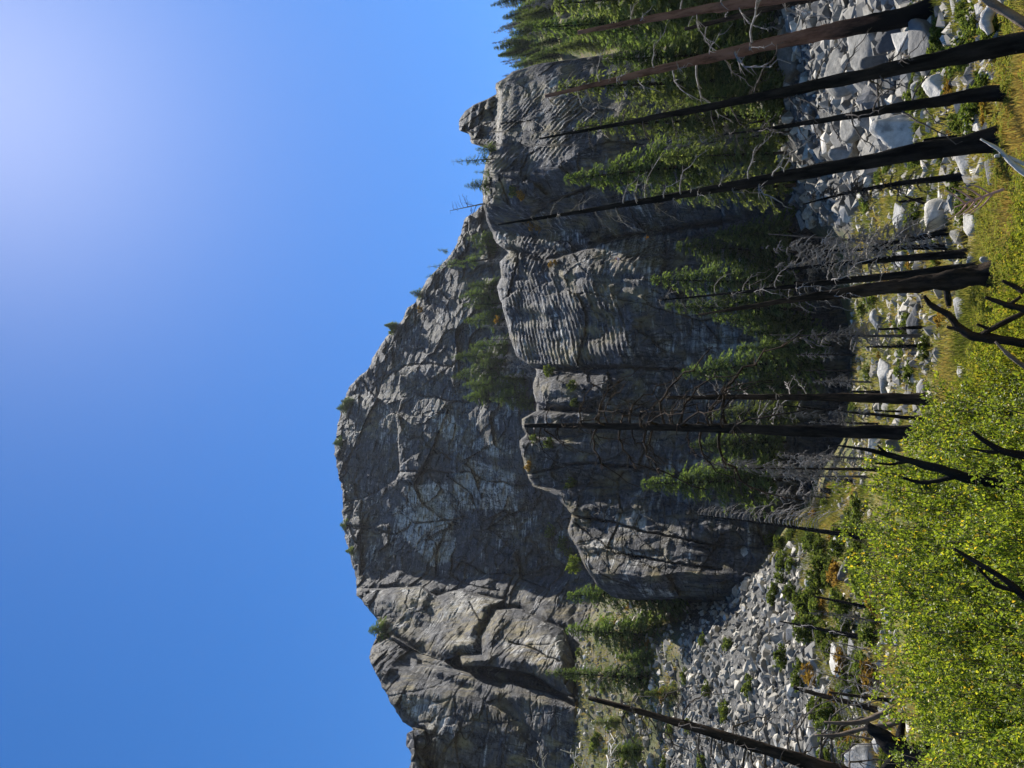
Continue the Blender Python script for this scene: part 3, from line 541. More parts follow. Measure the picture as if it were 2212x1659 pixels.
def in_poly(poly, n, seed):
    P = np.asarray(poly, float); r = np.random.default_rng(seed); out = []
    lo, hi = P.min(0), P.max(0); k = 0
    while k < n:
        q = r.uniform(lo, hi, (n * 2, 2)); q = q[sdpoly(q[:, 0], q[:, 1], poly) > 0]; out.append(q); k += len(q)
    return np.vstack(out)[:n]
def rock_field(poly, n, lo, hi, power, keep, label, group, seed, stuff_name, stuff_label, white=.25, dmax=150, far_small=True):
    r = np.random.default_rng(seed); q = in_poly(poly, n, seed); size = lo + (hi - lo) * r.random(n) ** power
    if far_small: size *= np.interp(q[:, 0], [np.min(q[:, 0]), np.max(q[:, 0])], [.55, 1.25])
    P, d = ground_hit(q[:, 0], q[:, 1]); ok = np.isfinite(d) & (d < dmax); q, size, P, d = q[ok], size[ok], P[ok], d[ok]
    order = np.argsort(-size); Vs, Fs, ts, nv = [], [], [], 0
    for rank, i in enumerate(order):
        m = slant(P[i]) / FPX; w = size[i] * m * r.uniform(.85, 1.4); h = size[i] * m * r.uniform(.6, 1.0); dep = size[i] * m * r.uniform(.8, 1.2)
        if rank < keep:
            o = obj('talus_rock', random.choice(MID[M_WHITE if r.random() < white else M_GREY]), None, P[i], label=label, category='rock', group=group)
            place_rock(o, (P[i][0], P[i][1], P[i][2] + .26 * h), w, h, dep, .5)
        else:
            V, Fa = HULL[int(r.integers(0, 48))]; e = r.uniform(-.6, .6, 3); R = np.array(Matrix.Rotation(e[0], 3, 'X') @ Matrix.Rotation(e[1], 3, 'Y') @ Matrix.Rotation(r.uniform(0, 6.28), 3, 'Z'))
            V = (V * (w / 2 * 1.1, dep / 2 * 1.1, h / 2 * 1.1)) @ R.T + P[i] + (0, 0, .24 * h); Vs.append(V); Fs.append(Fa + nv); nv += len(V); ts.append(np.full(len(V), r.random()))
    if Vs: obj(stuff_name, mesh_np(stuff_name, np.vstack(Vs), np.vstack(Fs), M_SCREE, False, {'tint': np.concatenate(ts)}), kind='stuff', label=stuff_label)
rock_field(TALUS_L, 4700, 7, 25, 2.6, 130, 'pale grey angular rock lying in the left-hand talus slope', 'rocks of the left-hand talus slope', 5, 'talus_scree', 'pale grey scree covering the left-hand talus slope')
rock_field(TALUS_R, 2700, 9, 38, 2.4, 95, 'grey angular rock lying in the right-hand talus under the forest', 'rocks of the right-hand talus slope', 6, 'talus_scree', 'grey scree filling the right-hand talus slope')
rock_field([(1650, 360), (1690, 330), (1790, 430), (1810, 480), (1740, 460)], 500, 3, 9, 1.5, 0, '', '', 16, 'talus_scree', 'fine bright scree streak at the foot of the right-hand wall', .6)
FLOOR = [(1848, 1000), (1846, 700), (1846, 560), (1850, 430), (1930, 330), (1985, 180), (1985, -420), (2190, -420), (2180, 120), (2160, 250), (2120, 420), (2080, 560), (2040, 760), (2000, 900), (1900, 1000)]
rock_field(FLOOR, 2900, 6, 30, 1.9, 80, 'small white rock among grass and brush on the valley floor', 'small rocks on the valley floor', 7, 'floor_stones', 'small pale stones among the grass of the valley floor', .85)
rock_field([(1760, 1100), (1880, 1060), (1990, 1660), (1800, 1660), (1740, 1290)], 520, 6, 22, 1.7, 30, 'small white rock in dry scrub below the left-hand talus', 'small rocks below the left-hand talus', 8, 'floor_stones', 'pale stones in the dry scrub below the left-hand talus', .8)
rock_field([(1790, 1090), (1835, 985), (1850, 925), (1885, 930), (1890, 1000), (1850, 1090), (1810, 1120)], 170, 5, 16, 1.8, 0, '', '', 19, 'floor_stones', 'pale stones along the foot of the dark left wall', .7)
rock_field(BENCH, 1500, 4, 17, 2.0, 14, 'pale rock on the grassy bench under the left buttress', 'rocks on the grassy bench', 9, 'bench_stones', 'pale stones on the grassy bench under the left buttress', .7, 190)

# ------------------------------------------------------------------ dead trees
def rnd(a, b): return random.uniform(a, b)
def branch_me(name, seed, M, style, n=5):
    r = random.Random(seed); k = 11; t = np.linspace(0, 1, k); B = Bag(); S = Bag()
    up, dr = {'arc': (.45, 1.15), 'droop': (.12, .75), 'up': (.5, .15), 'hook': (-.1, .5)}[style]
    side = r.uniform(-.25, .25)
    path = np.stack([t * (1 - .18 * t * dr), side * t * t + .03 * np.sin(t * 7 + seed), up * t - dr * t * t], 1)
    path += .03 * np.array([[r.uniform(-1, 1) for _ in range(3)] for _ in range(k)]) * t[:, None] * 2
    B.add(*tube(path, .018 * (1 - .7 * t), 5))
    for j in range(n * 2):
        q = r.uniform(.2, .98); i = int(q * (k - 1)); p0 = path[i]; L = r.uniform(.1, .34) * (1.2 - q); a = r.choice((-1, 1)) * r.uniform(.5, 1.3)
        u = np.linspace(0, 1, 5)[:, None]; dv = np.array([math.cos(a), math.sin(a), r.uniform(-.6, .25)]); S.add(*tube(p0 + u * dv * L + u * u * np.array([.1, 0, -.25]) * L, .008 * (1 - .6 * u[:, 0]), 4))
    return B.mesh(name, M), S.mesh('twigs', M)
BR = {}
def get_br(style, M):
    k = (style, M.name)
    if k not in BR: BR[k] = [branch_me('branch', i * 5 + len(style), M, style, 3 + i % 4) for i in range(6)]
    return BR[k]
def twig_cloud(seed, nb, M, dens=13, droop=.7):             # unit height, unit radius: fine dead twigs of a burnt conifer
    r = random.Random(seed); B = Bag()
    for j in range(nb):
        z = r.random() ** .9; L = (1 - z) ** .6 * r.uniform(.15, 1.15) * min(1, .35 + z * 4); dz = droop * r.uniform(-.6, 2.2); a = r.uniform(0, 6.283); ca, sa = math.cos(a), math.sin(a)
        t = np.linspace(0, 1, 6); path = np.stack([ca * L * t, sa * L * t, z + .16 * (.25 * t - dz * t * t) * L], 1); path[:, :2] += np.array([[r.uniform(-.07, .07) for _ in range(2)] for _ in range(6)]) * t[:, None]; path[:, 2] += r.uniform(-.05, .04) * t * L
        B.add(*tube(path, .011 * (1 - .7 * t), 3, cap=False))
        for q in range(dens):
            i = r.randrange(1, 6); p0 = path[i]; b = a + r.choice((-1, 1)) * r.uniform(.3, 1.3); l = r.uniform(.12, .38) * L; u = np.linspace(0, 1, 3)
            B.add(*tube(np.stack([p0[0] + math.cos(b) * l * u, p0[1] + math.sin(b) * l * u, p0[2] + .22 * l * (r.uniform(-1.3, .7) * u - .7 * u * u)], 1), .006 * (1 - .5 * u), 3, cap=False))
    return B.mesh('twigs', M)
TW = {M.name: [twig_cloud(i, 55 + 14 * i, M) for i in range(5)] for M in (M_TWIG, M_DTWIG)}
def snag(label, base, top, w, M=M_CHAR, d=None, br=0, t0=.35, t1=1., L=60, style='arc', bm=M_DTWIG, tw=0, twm=M_TWIG, tz=(.2, 1.0), taper=.3, wob=.12, name='burnt_tree', group='burnt trees standing in the valley', bend=.0, flare=1.3, azb=None, onrock=False):
    P, dd = ground_hit([base[0]], [base[1]])
    if d is None: d = float(dd[0])
    if not np.isfinite(d): d = 110.
    p0 = at(base[0], base[1], d)
    if not onrock: p0[2] = gz(p0[0], p0[1]) - .05
    p1 = at(top[0], top[1], d); m = slant((p0 + p1) / 2) / FPX; mb = slant(p0) / FPX
    o = thing(name, label, 'dead tree', p0, group); H = p1 - p0; k = 18; t = np.linspace(0, 1, k)
    rx = random.Random(label); ph = rx.uniform(0, 6); r0 = w / 2 * mb
    path = t[:, None] * H + np.stack([bend * np.sin(t * math.pi) * H[2] + .12 * r0 * np.sin(t * 5 + ph) * (t > 0), .15 * r0 * np.cos(t * 4 + ph), t * 0], 1)
    rad = (.66 if base[1] < 420 else .84) * r0 * (taper + (1 - taper) * (1 - t) ** 1.3) * (1 + (flare - 1) * np.exp(-t * 22)); k2 = 46; tt = np.linspace(0, 1, k2); path2 = np.stack([np.interp(tt, t, path[:, c]) for c in range(3)], 1); rad2 = np.interp(tt, t, rad) 
    V, Fq = tube(path2, rad2, 22, wob * 1.5, rx.randrange(99)); nv = (len(V) - 2); V[:nv] += (V[:nv] - np.repeat(path2, 22, 0)) * (.16 * vnoise(np.tile(np.arange(22), k2) * .9, np.repeat(np.arange(k2), 22) * .8, None, 7))[:, None]; obj('trunk', tri_fix(V, Fq, 'trunk', M), o)
    for j in range(br):
        q = t0 + (t1 - t0) * (j + rx.random()) / br; i = q * (k - 1); pt = np.array([np.interp(i, range(k), path[:, c]) for c in range(3)])
        l = 1.5 * L * m * rx.uniform(.45, 1.0) * (1.15 - .6 * (q - t0) / max(t1 - t0, .01)); a = rx.uniform(0, 6.283) if azb is None else azb + rx.uniform(-.9, .9)
        pr = rx.choice(get_br(style, bm)); b = obj('branch', pr[0], o, pt); obj('twigs', pr[1], b, kind='stuff'); b.rotation_euler = (rx.uniform(-.2, .2), rx.uniform(-.25, .2), a); b.scale = (l, l, l)
    if tw:
        b = obj('twigs', rx.choice(TW[twm.name]), o, path[0] + tz[0] * H, kind='stuff'); b.rotation_euler = (0, 0, rx.uniform(0, 6.28))
        R = tw * m; b.scale = (R, R, (tz[1] - tz[0]) * H[2])
        b.matrix_parent_inverse = Matrix.Identity(4)
    return o
snag('tall red-brown trunk with charred foot nearest the right-hand talus', (2022, 18), (1180, 206), 52, M_BROWN, br=18, t0=.38, L=95, style='droop', bm=M_TWIG, taper=.2, flare=1.1)
snag('thick brown trunk cut by the frame edge above the talus', (1990, -60), (1250, 70), 46, M_BROWN, d=34, br=10, t0=.3, L=80, style='droop', bm=M_TWIG, taper=.25)
snag('dark slanting trunk behind the red-brown one', (1905, -38), (1480, 62), 26, M_CHARB, d=42, br=6, t0=.3, L=80, bm=M_TWIG, taper=.4)
snag('black trunk with pale peeling upper stem rooted below the frame', (2262, 84), (1165, 300), 50, M_CHAR, d=13.2, br=22, t0=.25, L=80, style='hook', bm=M_DTWIG, taper=.13, flare=1.15)
snag('slim black trunk just left of the one with the peeling stem', (2186, 197), (1560, 291), 38, M_CHAR, br=16, t0=.25, L=95, style='hook', bm=M_DTWIG, taper=.12)
snag('straight thick charred trunk with pale curled branches high up', (2170, 300), (1075, 486), 52, M_CHAR, br=30, t0=.36, t1=.95, L=78, style='droop', bm=M_TWIG, taper=.13)
snag('short black pole right of the thick charred trunk', (2090, 292), (1995, 303), 10, M_CHAR, taper=.7)
snag('bent black snag with fine twigs behind the white hollow boulder', (2100, 378), (1735, 442), 22, M_CHAR, tw=38, twm=M_DTWIG, tz=(.25, 1), taper=.2, bend=.03)
snag('short dark stub left of the bent black snag', (2010, 428), (1940, 436), 9, M_CHAR, taper=.5, br=4, L=25, style='hook')
snag('curved black sapling stem behind the largest white boulder', (2032, 446), (1955, 424), 7, M_CHAR, taper=.5, bend=-.05)
snag('black trunk leaning across the largest white boulder', (2058, 497), (1880, 535), 17, M_CHAR, tw=45, tz=(.1, 1.6), taper=.4, br=8, L=60, style='hook', bm=M_TWIG)
snag('black trunk second left of the largest white boulder', (2056, 533), (1780, 541), 15, M_CHAR, tw=44, tz=(.3, 1.25), taper=.3)
snag('black trunk under the densest grey twigs', (2094, 546), (1690, 582), 20, M_CHAR, tw=52, tz=(.42, 1.05), taper=.3, br=14, t0=.4, L=70, style='hook', bm=M_TWIG)
snag('thin grey snag behind the densest twigs', (1990, 520), (1660, 506), 8, M_DTWIG, tw=36, tz=(.2, 1.05), taper=.3, d=44)
snag('slim black trunk leaning right of the thick split one', (2126, 577), (1420, 648), 23, M_CHAR, br=34, t0=.3, t1=1, L=62, style='arc', bm=M_TWIG, taper=.12)
snag('thick dark trunk with ragged bark and bare top', (2160, 586), (1508, 680), 44, M_CHARB, br=8, t0=.35, t1=.7, L=50, style='hook', bm=M_TWIG, taper=.1, wob=.22)
snag('feathery grey snag with bare spike top behind the fallen log', (1998, 726), (1664, 724), 8, M_DTWIG, tw=34, tz=(.18, .96), taper=.25)
snag('small black pole right of the feathery grey snag', (2002, 707), (1896, 711), 9, M_CHAR, taper=.5, br=8, L=22, style='hook')
snag('small black pole left of the feathery grey snag', (2010, 746), (1872, 750), 10, M_CHAR, taper=.35, tw=14, tz=(.2, .9), twm=M_DTWIG)
snag('dark thin pole in the shade of the cliff foot', (1852, 767), (1720, 766), 6, M_CHARB, taper=.4, tw=16, tz=(.3, 1))
snag('second dark pole in the shade of the cliff foot', (1850, 800), (1740, 800), 5, M_CHARB, taper=.5)
snag('thin twiggy pole right of the straight bare trunk', (1890, 826), (1760, 822), 5, M_DTWIG, tw=16, tz=(.3, 1.05), taper=.3)
snag('short leaning charred stump beside the straight bare trunk', (1911, 848), (1838, 845), 8, M_CHAR, taper=.6)
snag('straight black trunk with few branches in the middle of the valley', (2010, 861), (1438, 858), 24, M_CHARB, br=26, t0=.42, t1=1, L=62, style='up', bm=M_TWIG, taper=.38, wob=.16)
snag('tall broken black trunk with long drooping arched branches', (2018, 933), (1134, 920), 31, M_CHAR, br=42, t0=.42, t1=.99, L=135, style='arc', bm=M_CHARB, taper=.4)
snag('slender dark snag between the two tall black trunks', (2006, 908), (1680, 874), 9, M_CHAR, taper=.3, tw=24, tz=(.3, 1.1))
snag('thin black stem close to the tall broken trunk', (1900, 917), (1760, 909), 7, M_CHAR, taper=.35, tw=14, tz=(.4, 1.1))
snag('short black stem among white stones between the tall trunks', (1960, 889), (1888, 887), 6, M_CHAR, taper=.5)
snag('ash-grey drooping snag right behind the twin forked branch', (1926, 997), (1683, 976), 8, M_DTWIG, tw=26, tz=(.2, 1.03), taper=.25, br=14, L=40, style='arc', bm=M_TWIG)
snag('thin grey spire snag in front of the left green fir', (1930, 1015), (1508, 1010), 9, M_CHARB, tw=28, tz=(.3, 1.0), taper=.15, br=16, t0=.2, L=36, style='arc', bm=M_TWIG)
snag('second grey twiggy snag left of the spire snag', (1880, 1030), (1640, 1028), 6, M_DTWIG, tw=36, tz=(.15, 1), taper=.3)
snag('tilted black stump left of the spire snag', (1852, 1041), (1786, 1033), 11, M_CHAR, taper=.5)
snag('squat black stump near the talus foot', (1802, 1062), (1772, 1059), 15, M_CHAR, taper=.7)
snag('third grey twiggy snag at the dark wall foot', (1800, 1075), (1640, 1066), 5, M_DTWIG, tw=34, tz=(.1, 1), taper=.3)
snag('fishbone snag with pale ribs curling to one side', (1874, 1161), (1506, 1112), 13, M_CHAR, br=60, t0=.25, t1=1, L=44, style='arc', bm=M_TWIG, taper=.12, azb=.2)
snag('slim leaning black snag above the green shrubs', (1895, 1317), (1760, 1288), 9, M_CHAR, taper=.5)
snag('hair-thin leaning snag beside the slim black one', (1917, 1347), (1746, 1316), 4, M_DTWIG, tw=14, taper=.3)
snag('black snag tapering up across the left talus', (1867, 1377), (1684, 1343), 13, M_CHAR, taper=.2, br=8, t0=.1, L=50, style='hook', bm=M_TWIG)
snag('dark trunk leaning over the lower left talus', (1906, 1538), (1714, 1484), 13, M_CHARB, taper=.6, br=14, t0=.1, L=70, style='hook', bm=M_TWIG)
snag('second dark trunk leaning below the lower left talus', (1946, 1518), (1790, 1494), 10, M_CHARB, taper=.5, br=12, t0=.1, L=60, style='hook', bm=M_TWIG)
snag('short burnt stem beside the brightest white boulder', (1880, 1470), (1800, 1450), 6, M_CHARB, taper=.4, br=10, t0=.1, L=46, style='hook', bm=M_TWIG)
snag('big dead trunk leaning into the frame across the left talus', (2080, 1758), (1272, 1508), 46, M_CHARB, d=17, br=40, t0=.25, t1=.98, L=110, style='arc', bm=M_DTWIG, taper=.22)
for lab, b, t, w in [('thin grey stem left of the black snag on the talus', (1880, 1405), (1790, 1384), 4), ('thin brown stem beside the brightest white boulder', (1900, 1440), (1770, 1405), 5), ('crooked thin stem before the curved brown logs', (1945, 1490), (1840, 1452), 4), ('fine grey stem right of the curved brown logs', (1930, 1500), (1750, 1448), 4), ('thin leaning stem behind the uprooted stump', (1900, 1600), (1740, 1570), 5), ('thin stem at the frame edge under the big leaning trunk', (1880, 1640), (1770, 1600), 4)]:
    snag(lab, b, t, w, M_WOOD, taper=.35, br=14, t0=.15, L=34, style='hook', bm=M_TWIG)
bl = snag('bleached dead tree reaching twisted white limbs in from the frame edge', (1990, 1800), (1190, 1690), 16, M_BLEACH, d=20, br=10, t0=.8, t1=1, L=110, style='up', bm=M_BLEACH, taper=.4)

# ------------------------------------------------------------------ living conifers
def crown_me(seed, M, levels=30, fat=.17, gap=.1, nb=8, skip=.14, clump=0.0):
    r = np.random.default_rng(seed); C, D, Wd, L, Wt, T = [], [], [], [], [], []
    for k in range(levels):
        z = gap + (1 - gap) * (k + r.random() * .8) / levels; rad = fat * (1 - z) ** .82 * (.4 + .6 * min(1, (z - gap) / .12 + .35)); n = int(nb * (1 - .45 * z)) + 1; ph = r.uniform(0, 6.28)
        for j in range(n):
            if r.random() < skip: continue
            a = ph + j * 6.283 / n + r.uniform(-.3, .3); l = rad * r.uniform(.5, 1.28) + .012; ca, sa = math.cos(a), math.sin(a); ns = max(10, int(l * 360)); bt = r.uniform(0, 1)
            for q in range(ns):
                t = ((q + r.random()) / ns) ** (1 - .5 * clump); zz = z + .10 * l - .34 * l * t * t + .12 * l * t
                sd = r.choice((-1, 1)) * r.uniform(.2, 1.25); off = r.normal(0, .006 + .012 * clump, 3)
                C.append((ca * l * t + off[0], sa * l * t + off[1], zz + off[2])); b = a + sd
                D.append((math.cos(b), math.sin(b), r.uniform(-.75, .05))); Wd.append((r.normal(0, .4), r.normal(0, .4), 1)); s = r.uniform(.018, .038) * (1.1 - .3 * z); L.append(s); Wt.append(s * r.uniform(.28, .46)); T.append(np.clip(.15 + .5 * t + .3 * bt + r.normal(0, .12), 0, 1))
    q = np.array
    V, Fq, t = blades(q(C), q(D), q(Wd), q(L), q(Wt), q(T)); return mesh_np('crown', V, Fq, M, False, {'tint': t})
CROWN = {'fir': [crown_me(i, M_FIR, 30 + i * 2, .2 + .014 * i, .05 + .04 * (i % 3), 9) for i in range(5)], 'light': [crown_me(20 + i, M_LFIR, 27, .22, .08, 9) for i in range(3)], 'thin': [crown_me(40 + i, M_FIR, 15, .14, .16, 5, .3, .6) for i in range(3)], 'pine': [crown_me(60 + i, M_FIR, 17, .27, .08, 8, .2, .5) for i in range(4)]}
V, Fq = tube(np.stack([np.zeros(8), np.zeros(8), np.linspace(0, .97, 8)], 1), .013 * np.linspace(1, .12, 8), 7); TRUNK = tri_fix(V, Fq, 'trunk', M_CHARB)
def fir(label, P, H, kind='fir', wide=1.0, group='green firs', tilt=0.0, name='fir_tree'):
    o = thing(name, label, 'tree', P, group, random.uniform(0, 6.28)); o.rotation_euler = (0, tilt, random.uniform(0, 6.28)) if not tilt else (0, tilt, 0)
    a = obj('trunk', TRUNK, o); b = obj('crown', random.choice(CROWN[kind]), o); b.rotation_euler = (0, 0, random.uniform(0, 6.28)); a.scale = (H, H, H); b.scale = (H * wide, H * wide, H); return o
def fir_px(label, base, top, wide=1.0, kind='fir', d=None, layer=None, group='green firs at the foot of the walls', tilt=None):
    if d is None:
        if layer: d = cliff_d(base[0] + 8, base[1], layer == 'L') - .3; base = (base[0] + 8, base[1])
        else: d = float(ground_hit([base[0]], [base[1]])[1][0])
    p0 = at(base[0], base[1], d); p1 = at(top[0], top[1], d); H = float(np.linalg.norm(p1 - p0))
    o = fir(label, p0, H, kind, wide * .84 * random.uniform(.85, 1.12), group); v = Vector(p1 - p0); o.rotation_euler = v.to_track_quat('Z', 'Y').to_euler(); return o
G1 = 'green firs at the foot of the lower wall'
for a in [('tallest green fir of the clump below the fluted wall', (1735, 612), (1404, 604), 1.25, 'fir', 108), ('green fir right of the tallest one in the clump', (1730, 545), (1460, 532), 1.5, 'fir', 104), ('small green fir at the right edge of the clump', (1720, 500), (1545, 508), 1.6, 'fir', 100), ('slim green fir left of the tallest one', (1735, 668), (1434, 662), 1.1, 'fir', 107),
          ('green fir behind the thick split trunk', (1760, 690), (1540, 690), 1.1, 'fir', 110), ('dark little fir standing alone before the shaded wall', (1800, 735), (1605, 715), 1.3, 'fir', 106), ('full green fir right of the straight bare trunk', (1790, 770), (1472, 806), 1.2, 'fir', 108), ('second green fir beside the full one', (1800, 748), (1590, 752), 1.2, 'fir', 104), ('narrow green fir touching the straight bare trunk', (1740, 838), (1560, 836), 1.2, 'fir', 106),
          ('light green fir seen between the two tall black trunks', (1740, 892), (1525, 896), 1.3, 'light', 106), ('blue-green fir behind the tall broken trunk', (1700, 955), (1490, 962), 1.3, 'fir', 105), ('conical green fir before the dark left wall', (1720, 1035), (1382, 1046), 1.25, 'fir', 104)]:
    fir_px(a[0], a[1], a[2], a[3], a[4], a[5], group=G1)
for a in [('dark fir at the right end of the bench under the buttress', (1490, 1272), (1224, 1288), 1.5, 'fir', 122), ('dark fir second from the right on the bench', (1462, 1376), (1220, 1360), 1.35, 'fir', 124), ('slender fir at the left end of the bench', (1420, 1466), (1176, 1452), 1.0, 'fir', 120), ('bushy low fir right of the slender bench fir', (1470, 1425), (1330, 1420), 1.4, 'fir', 118), ('small fir below the bleached limbs', (1345, 1560), (1275, 1562), 1.4, 'light', 125), ('small round fir at the left frame edge', (1390, 1625), (1300, 1622), 1.8, 'fir', 118), ('little fir on the talus edge by the leaning trunk', (1470, 1500), (1390, 1498), 1.6, 'light', 108)]:
    fir_px(a[0], a[1], a[2], a[3], a[4], a[5], group='firs on the bench under the buttress')
for a in [('fir in front of the upper right wall', (1600, 345), (1216, 388), 1.0, 'fir', 88), ('pale green fir behind the black trunk with curled branches', (1720, 400), (1390, 420), 1.0, 'light', 92), ('fir with light sprays beside the thick charred trunk', (1700, 330), (1420, 340), 1.2, 'light', 80), ('fir right of the one before the upper wall', (1650, 250), (1240, 275), 1.0, 'light', 84), ('big fir behind the red-brown trunk', (1680, 170), (1200, 190), 1.0, 'light', 82), ('shaggy fir between the red-brown and black trunks', (1690, 110), (1300, 130), 1.2, 'fir', 76), ('lower fir above the right-hand talus', (1700, 210), (1480, 212), 1.5, 'fir', 72), ('tall fir near the frame edge', (1670, 30), (1150, 60), 1.0, 'fir', 88), ('second tall fir near the frame edge', (1680, -30), (1190, 10), 1.1, 'light', 80)]:
    fir_px(a[0], a[1], a[2], a[3], a[4], a[5], group='firs above the right-hand talus')
LEDGE = [((1046, 560), (918, 578), .8, 'thin', 'U'), ((1068, 512), (1006, 516), 1.3, 'pine', 'U'), ((1070, 535), (1018, 530), 1.2, 'pine', 'U'), ((1066, 545), (1000, 555), 1.0, 'thin', 'U'), ((1075, 630), (990, 642), 1.2, 'pine', 'U'), ((1072, 618), (1010, 616), 1.2, 'pine', 'U'), ((1080, 655), (1000, 660), 1.1, 'pine', 'U'), ((1085, 690), (1000, 694), 1.1, 'pine', 'U'), ((1090, 680), (1035, 678), 1.3, 'pine', 'U'), ((1095, 745), (1012, 748), 1.2, 'pine', 'U'), ((1040, 768), (972, 772), 1.2, 'pine', 'U'), ((1085, 790), (975, 815), 1.2, 'pine', 'U'), ((1090, 770), (1030, 768), 1.3, 'pine', 'U'), ((1060, 830), (998, 832), 1.3, 'pine', 'U'), ((1110, 835), (1050, 838), 1.6, 'pine', 'U'), ((1135, 858), (1056, 860), 1.5, 'pine', 'U'), ((1050, 855), (1000, 858), 1.5, 'pine', 'U'), ((1130, 820), (1080, 815), 1.5, 'light', 'U'), ((1150, 870), (1100, 872), 1.4, 'pine', 'U')]
ORD0 = 'first second third fourth fifth sixth seventh eighth ninth tenth eleventh twelfth thirteenth fourteenth fifteenth sixteenth seventeenth eighteenth nineteenth'.split()
for i, (b, t, w, k, l) in enumerate(sorted(LEDGE, key=lambda q: q[0][1])): fir_px('stunted fir on the ledge below the dome, %s counted from the rock tower' % ORD0[i], b, t, w, k, layer=l, group='firs on the ledge between dome and lower wall')
for a in [('spindly fir on the skyline beside the rock tower', (1062, 343), (971, 350), 1.2, 'thin', None, 'L'), ('bushy fir on the skyline left of the spindly one', (1052, 398), (1002, 402), 1.6, 'pine', None, 'L'), ('small fir touching the rock tower', (1064, 325), (1026, 322), 1.8, 'pine', None, 'L'), ('stub fir between the two skyline firs', (1054, 372), (1022, 372), 1.6, 'thin', None, 'L'),
          ('dark bushy tree on the skyline in the notch of the left buttress', (830, 1360), (796, 1362), 2.6, 'pine', None, 'U'), ('tiny fir on the dome skyline by the upper corner', (756, 870), (736, 866), 2.0, 'pine', None, 'U'), ('tiny fir on the dome skyline below the corner', (745, 880), (726, 882), 2.2, 'pine', None, 'U'), ('tiny fir on the highest point of the dome', (734, 955), (718, 958), 2.2, 'pine', None, 'U'), ('tiny bush-like fir midway along the dome top', (748, 1135), (734, 1134), 2.6, 'pine', None, 'U'), ('tiny fir on the left shoulder of the dome top', (760, 1190), (746, 1190), 2.4, 'light', None, 'U'), ('tiny fir on the right slope of the dome skyline', (905, 635), (884, 632), 2.0, 'pine', None, 'U'), ('small fir high on the right slope of the dome skyline', (852, 705), (830, 702), 2.0, 'light', None, 'U'), ('tiny fir on the right slope near the ledge firs', (962, 545), (944, 538), 2.0, 'thin', None, 'U'), ('small leaning fir above the ledge firs', (940, 590), (916, 600), 1.4, 'thin', None, 'U')]:
    fir_px(a[0], a[1], a[2], a[3], a[4], a[5], a[6], 'small firs on the skyline')
DL = cliff_d(1050, 438); snag('bare dead tree leaning on the skyline left of the knob', (1046, 440), (972, 455), 4, M_TWIG, d=DL, taper=.3, onrock=True, group='dead trees on the rock', br=12, t0=.2, L=26, style='up', bm=M_DTWIG)
# hillside forest on the right
r = np.random.default_rng(77); nf = 0; tries = 0; taken = []
while nf < 255 and tries < 9000:
    tries += 1; az = math.radians(r.uniform(13.5, 42)); d = 84 + 165 * r.random() ** .85; x, y = d * math.sin(az), d * math.cos(az)
    if math.degrees(az) < 18 and d > 108: continue
    if any((x - a) ** 2 + (y - b) ** 2 < 9 for a, b in taken): continue
    z = float(gz(x, y)); px, py = project(np.array([[x, y, z]])); px, py = float(px[0]), float(py[0])
    if py < -380 or py > 330: continue
    if cliff_d(px, max(py, -290)) - 3 < d < 175 and py > 100: continue
    if d > 200 and py > 175: continue
    taken.append((x, y)); nf += 1; H = r.uniform(8, 13) if d > 180 else r.uniform(8, 15)
    if r.random() < .58: fir('green fir on the forested slope right of the rock tower', (x, y, z - .2), H, 'fir' if r.random() < .6 else 'light', r.uniform(.9, 1.3), 'firs of the hillside forest')
    else:
        o = thing('burnt_tree', 'bare grey dead trunk on the forested slope right of the rock tower', 'dead tree', (x, y, z - .2), 'dead trunks of the hillside forest'); H *= 1.05
        a = obj('trunk', TRUNK, o); a.scale = (H * .8, H * .8, H); b = obj('twigs', random.choice(TW[M_TWIG.name]), o, (0, 0, H * .25), kind='stuff'); b.scale = (H * .12, H * .12, H * .75)
for i, (bx, by, tx) in enumerate([(1180, 730, 1030), (1170, 770, 1060), (1160, 700, 1040), (1175, 790, 1075), (1150, 660, 1060), (1120, 560, 1030), (1190, 810, 1090)]):
    d = cliff_d(bx, by, False) - 2; p0 = at(bx, by, d); H = float(at(tx, by, d)[2] - p0[2]); o = thing('burnt_tree', 'thin grey dead conifer on the ledge above the fluted wall', 'dead tree', p0, 'dead conifers on the ledge'); a = obj('trunk', TRUNK, o); a.scale = (H, H, H); b = obj('twigs', TW[M_TWIG.name][i % 3], o, (0, 0, H * .15), kind='stuff'); b.scale = (H * .12, H * .12, H * .85)

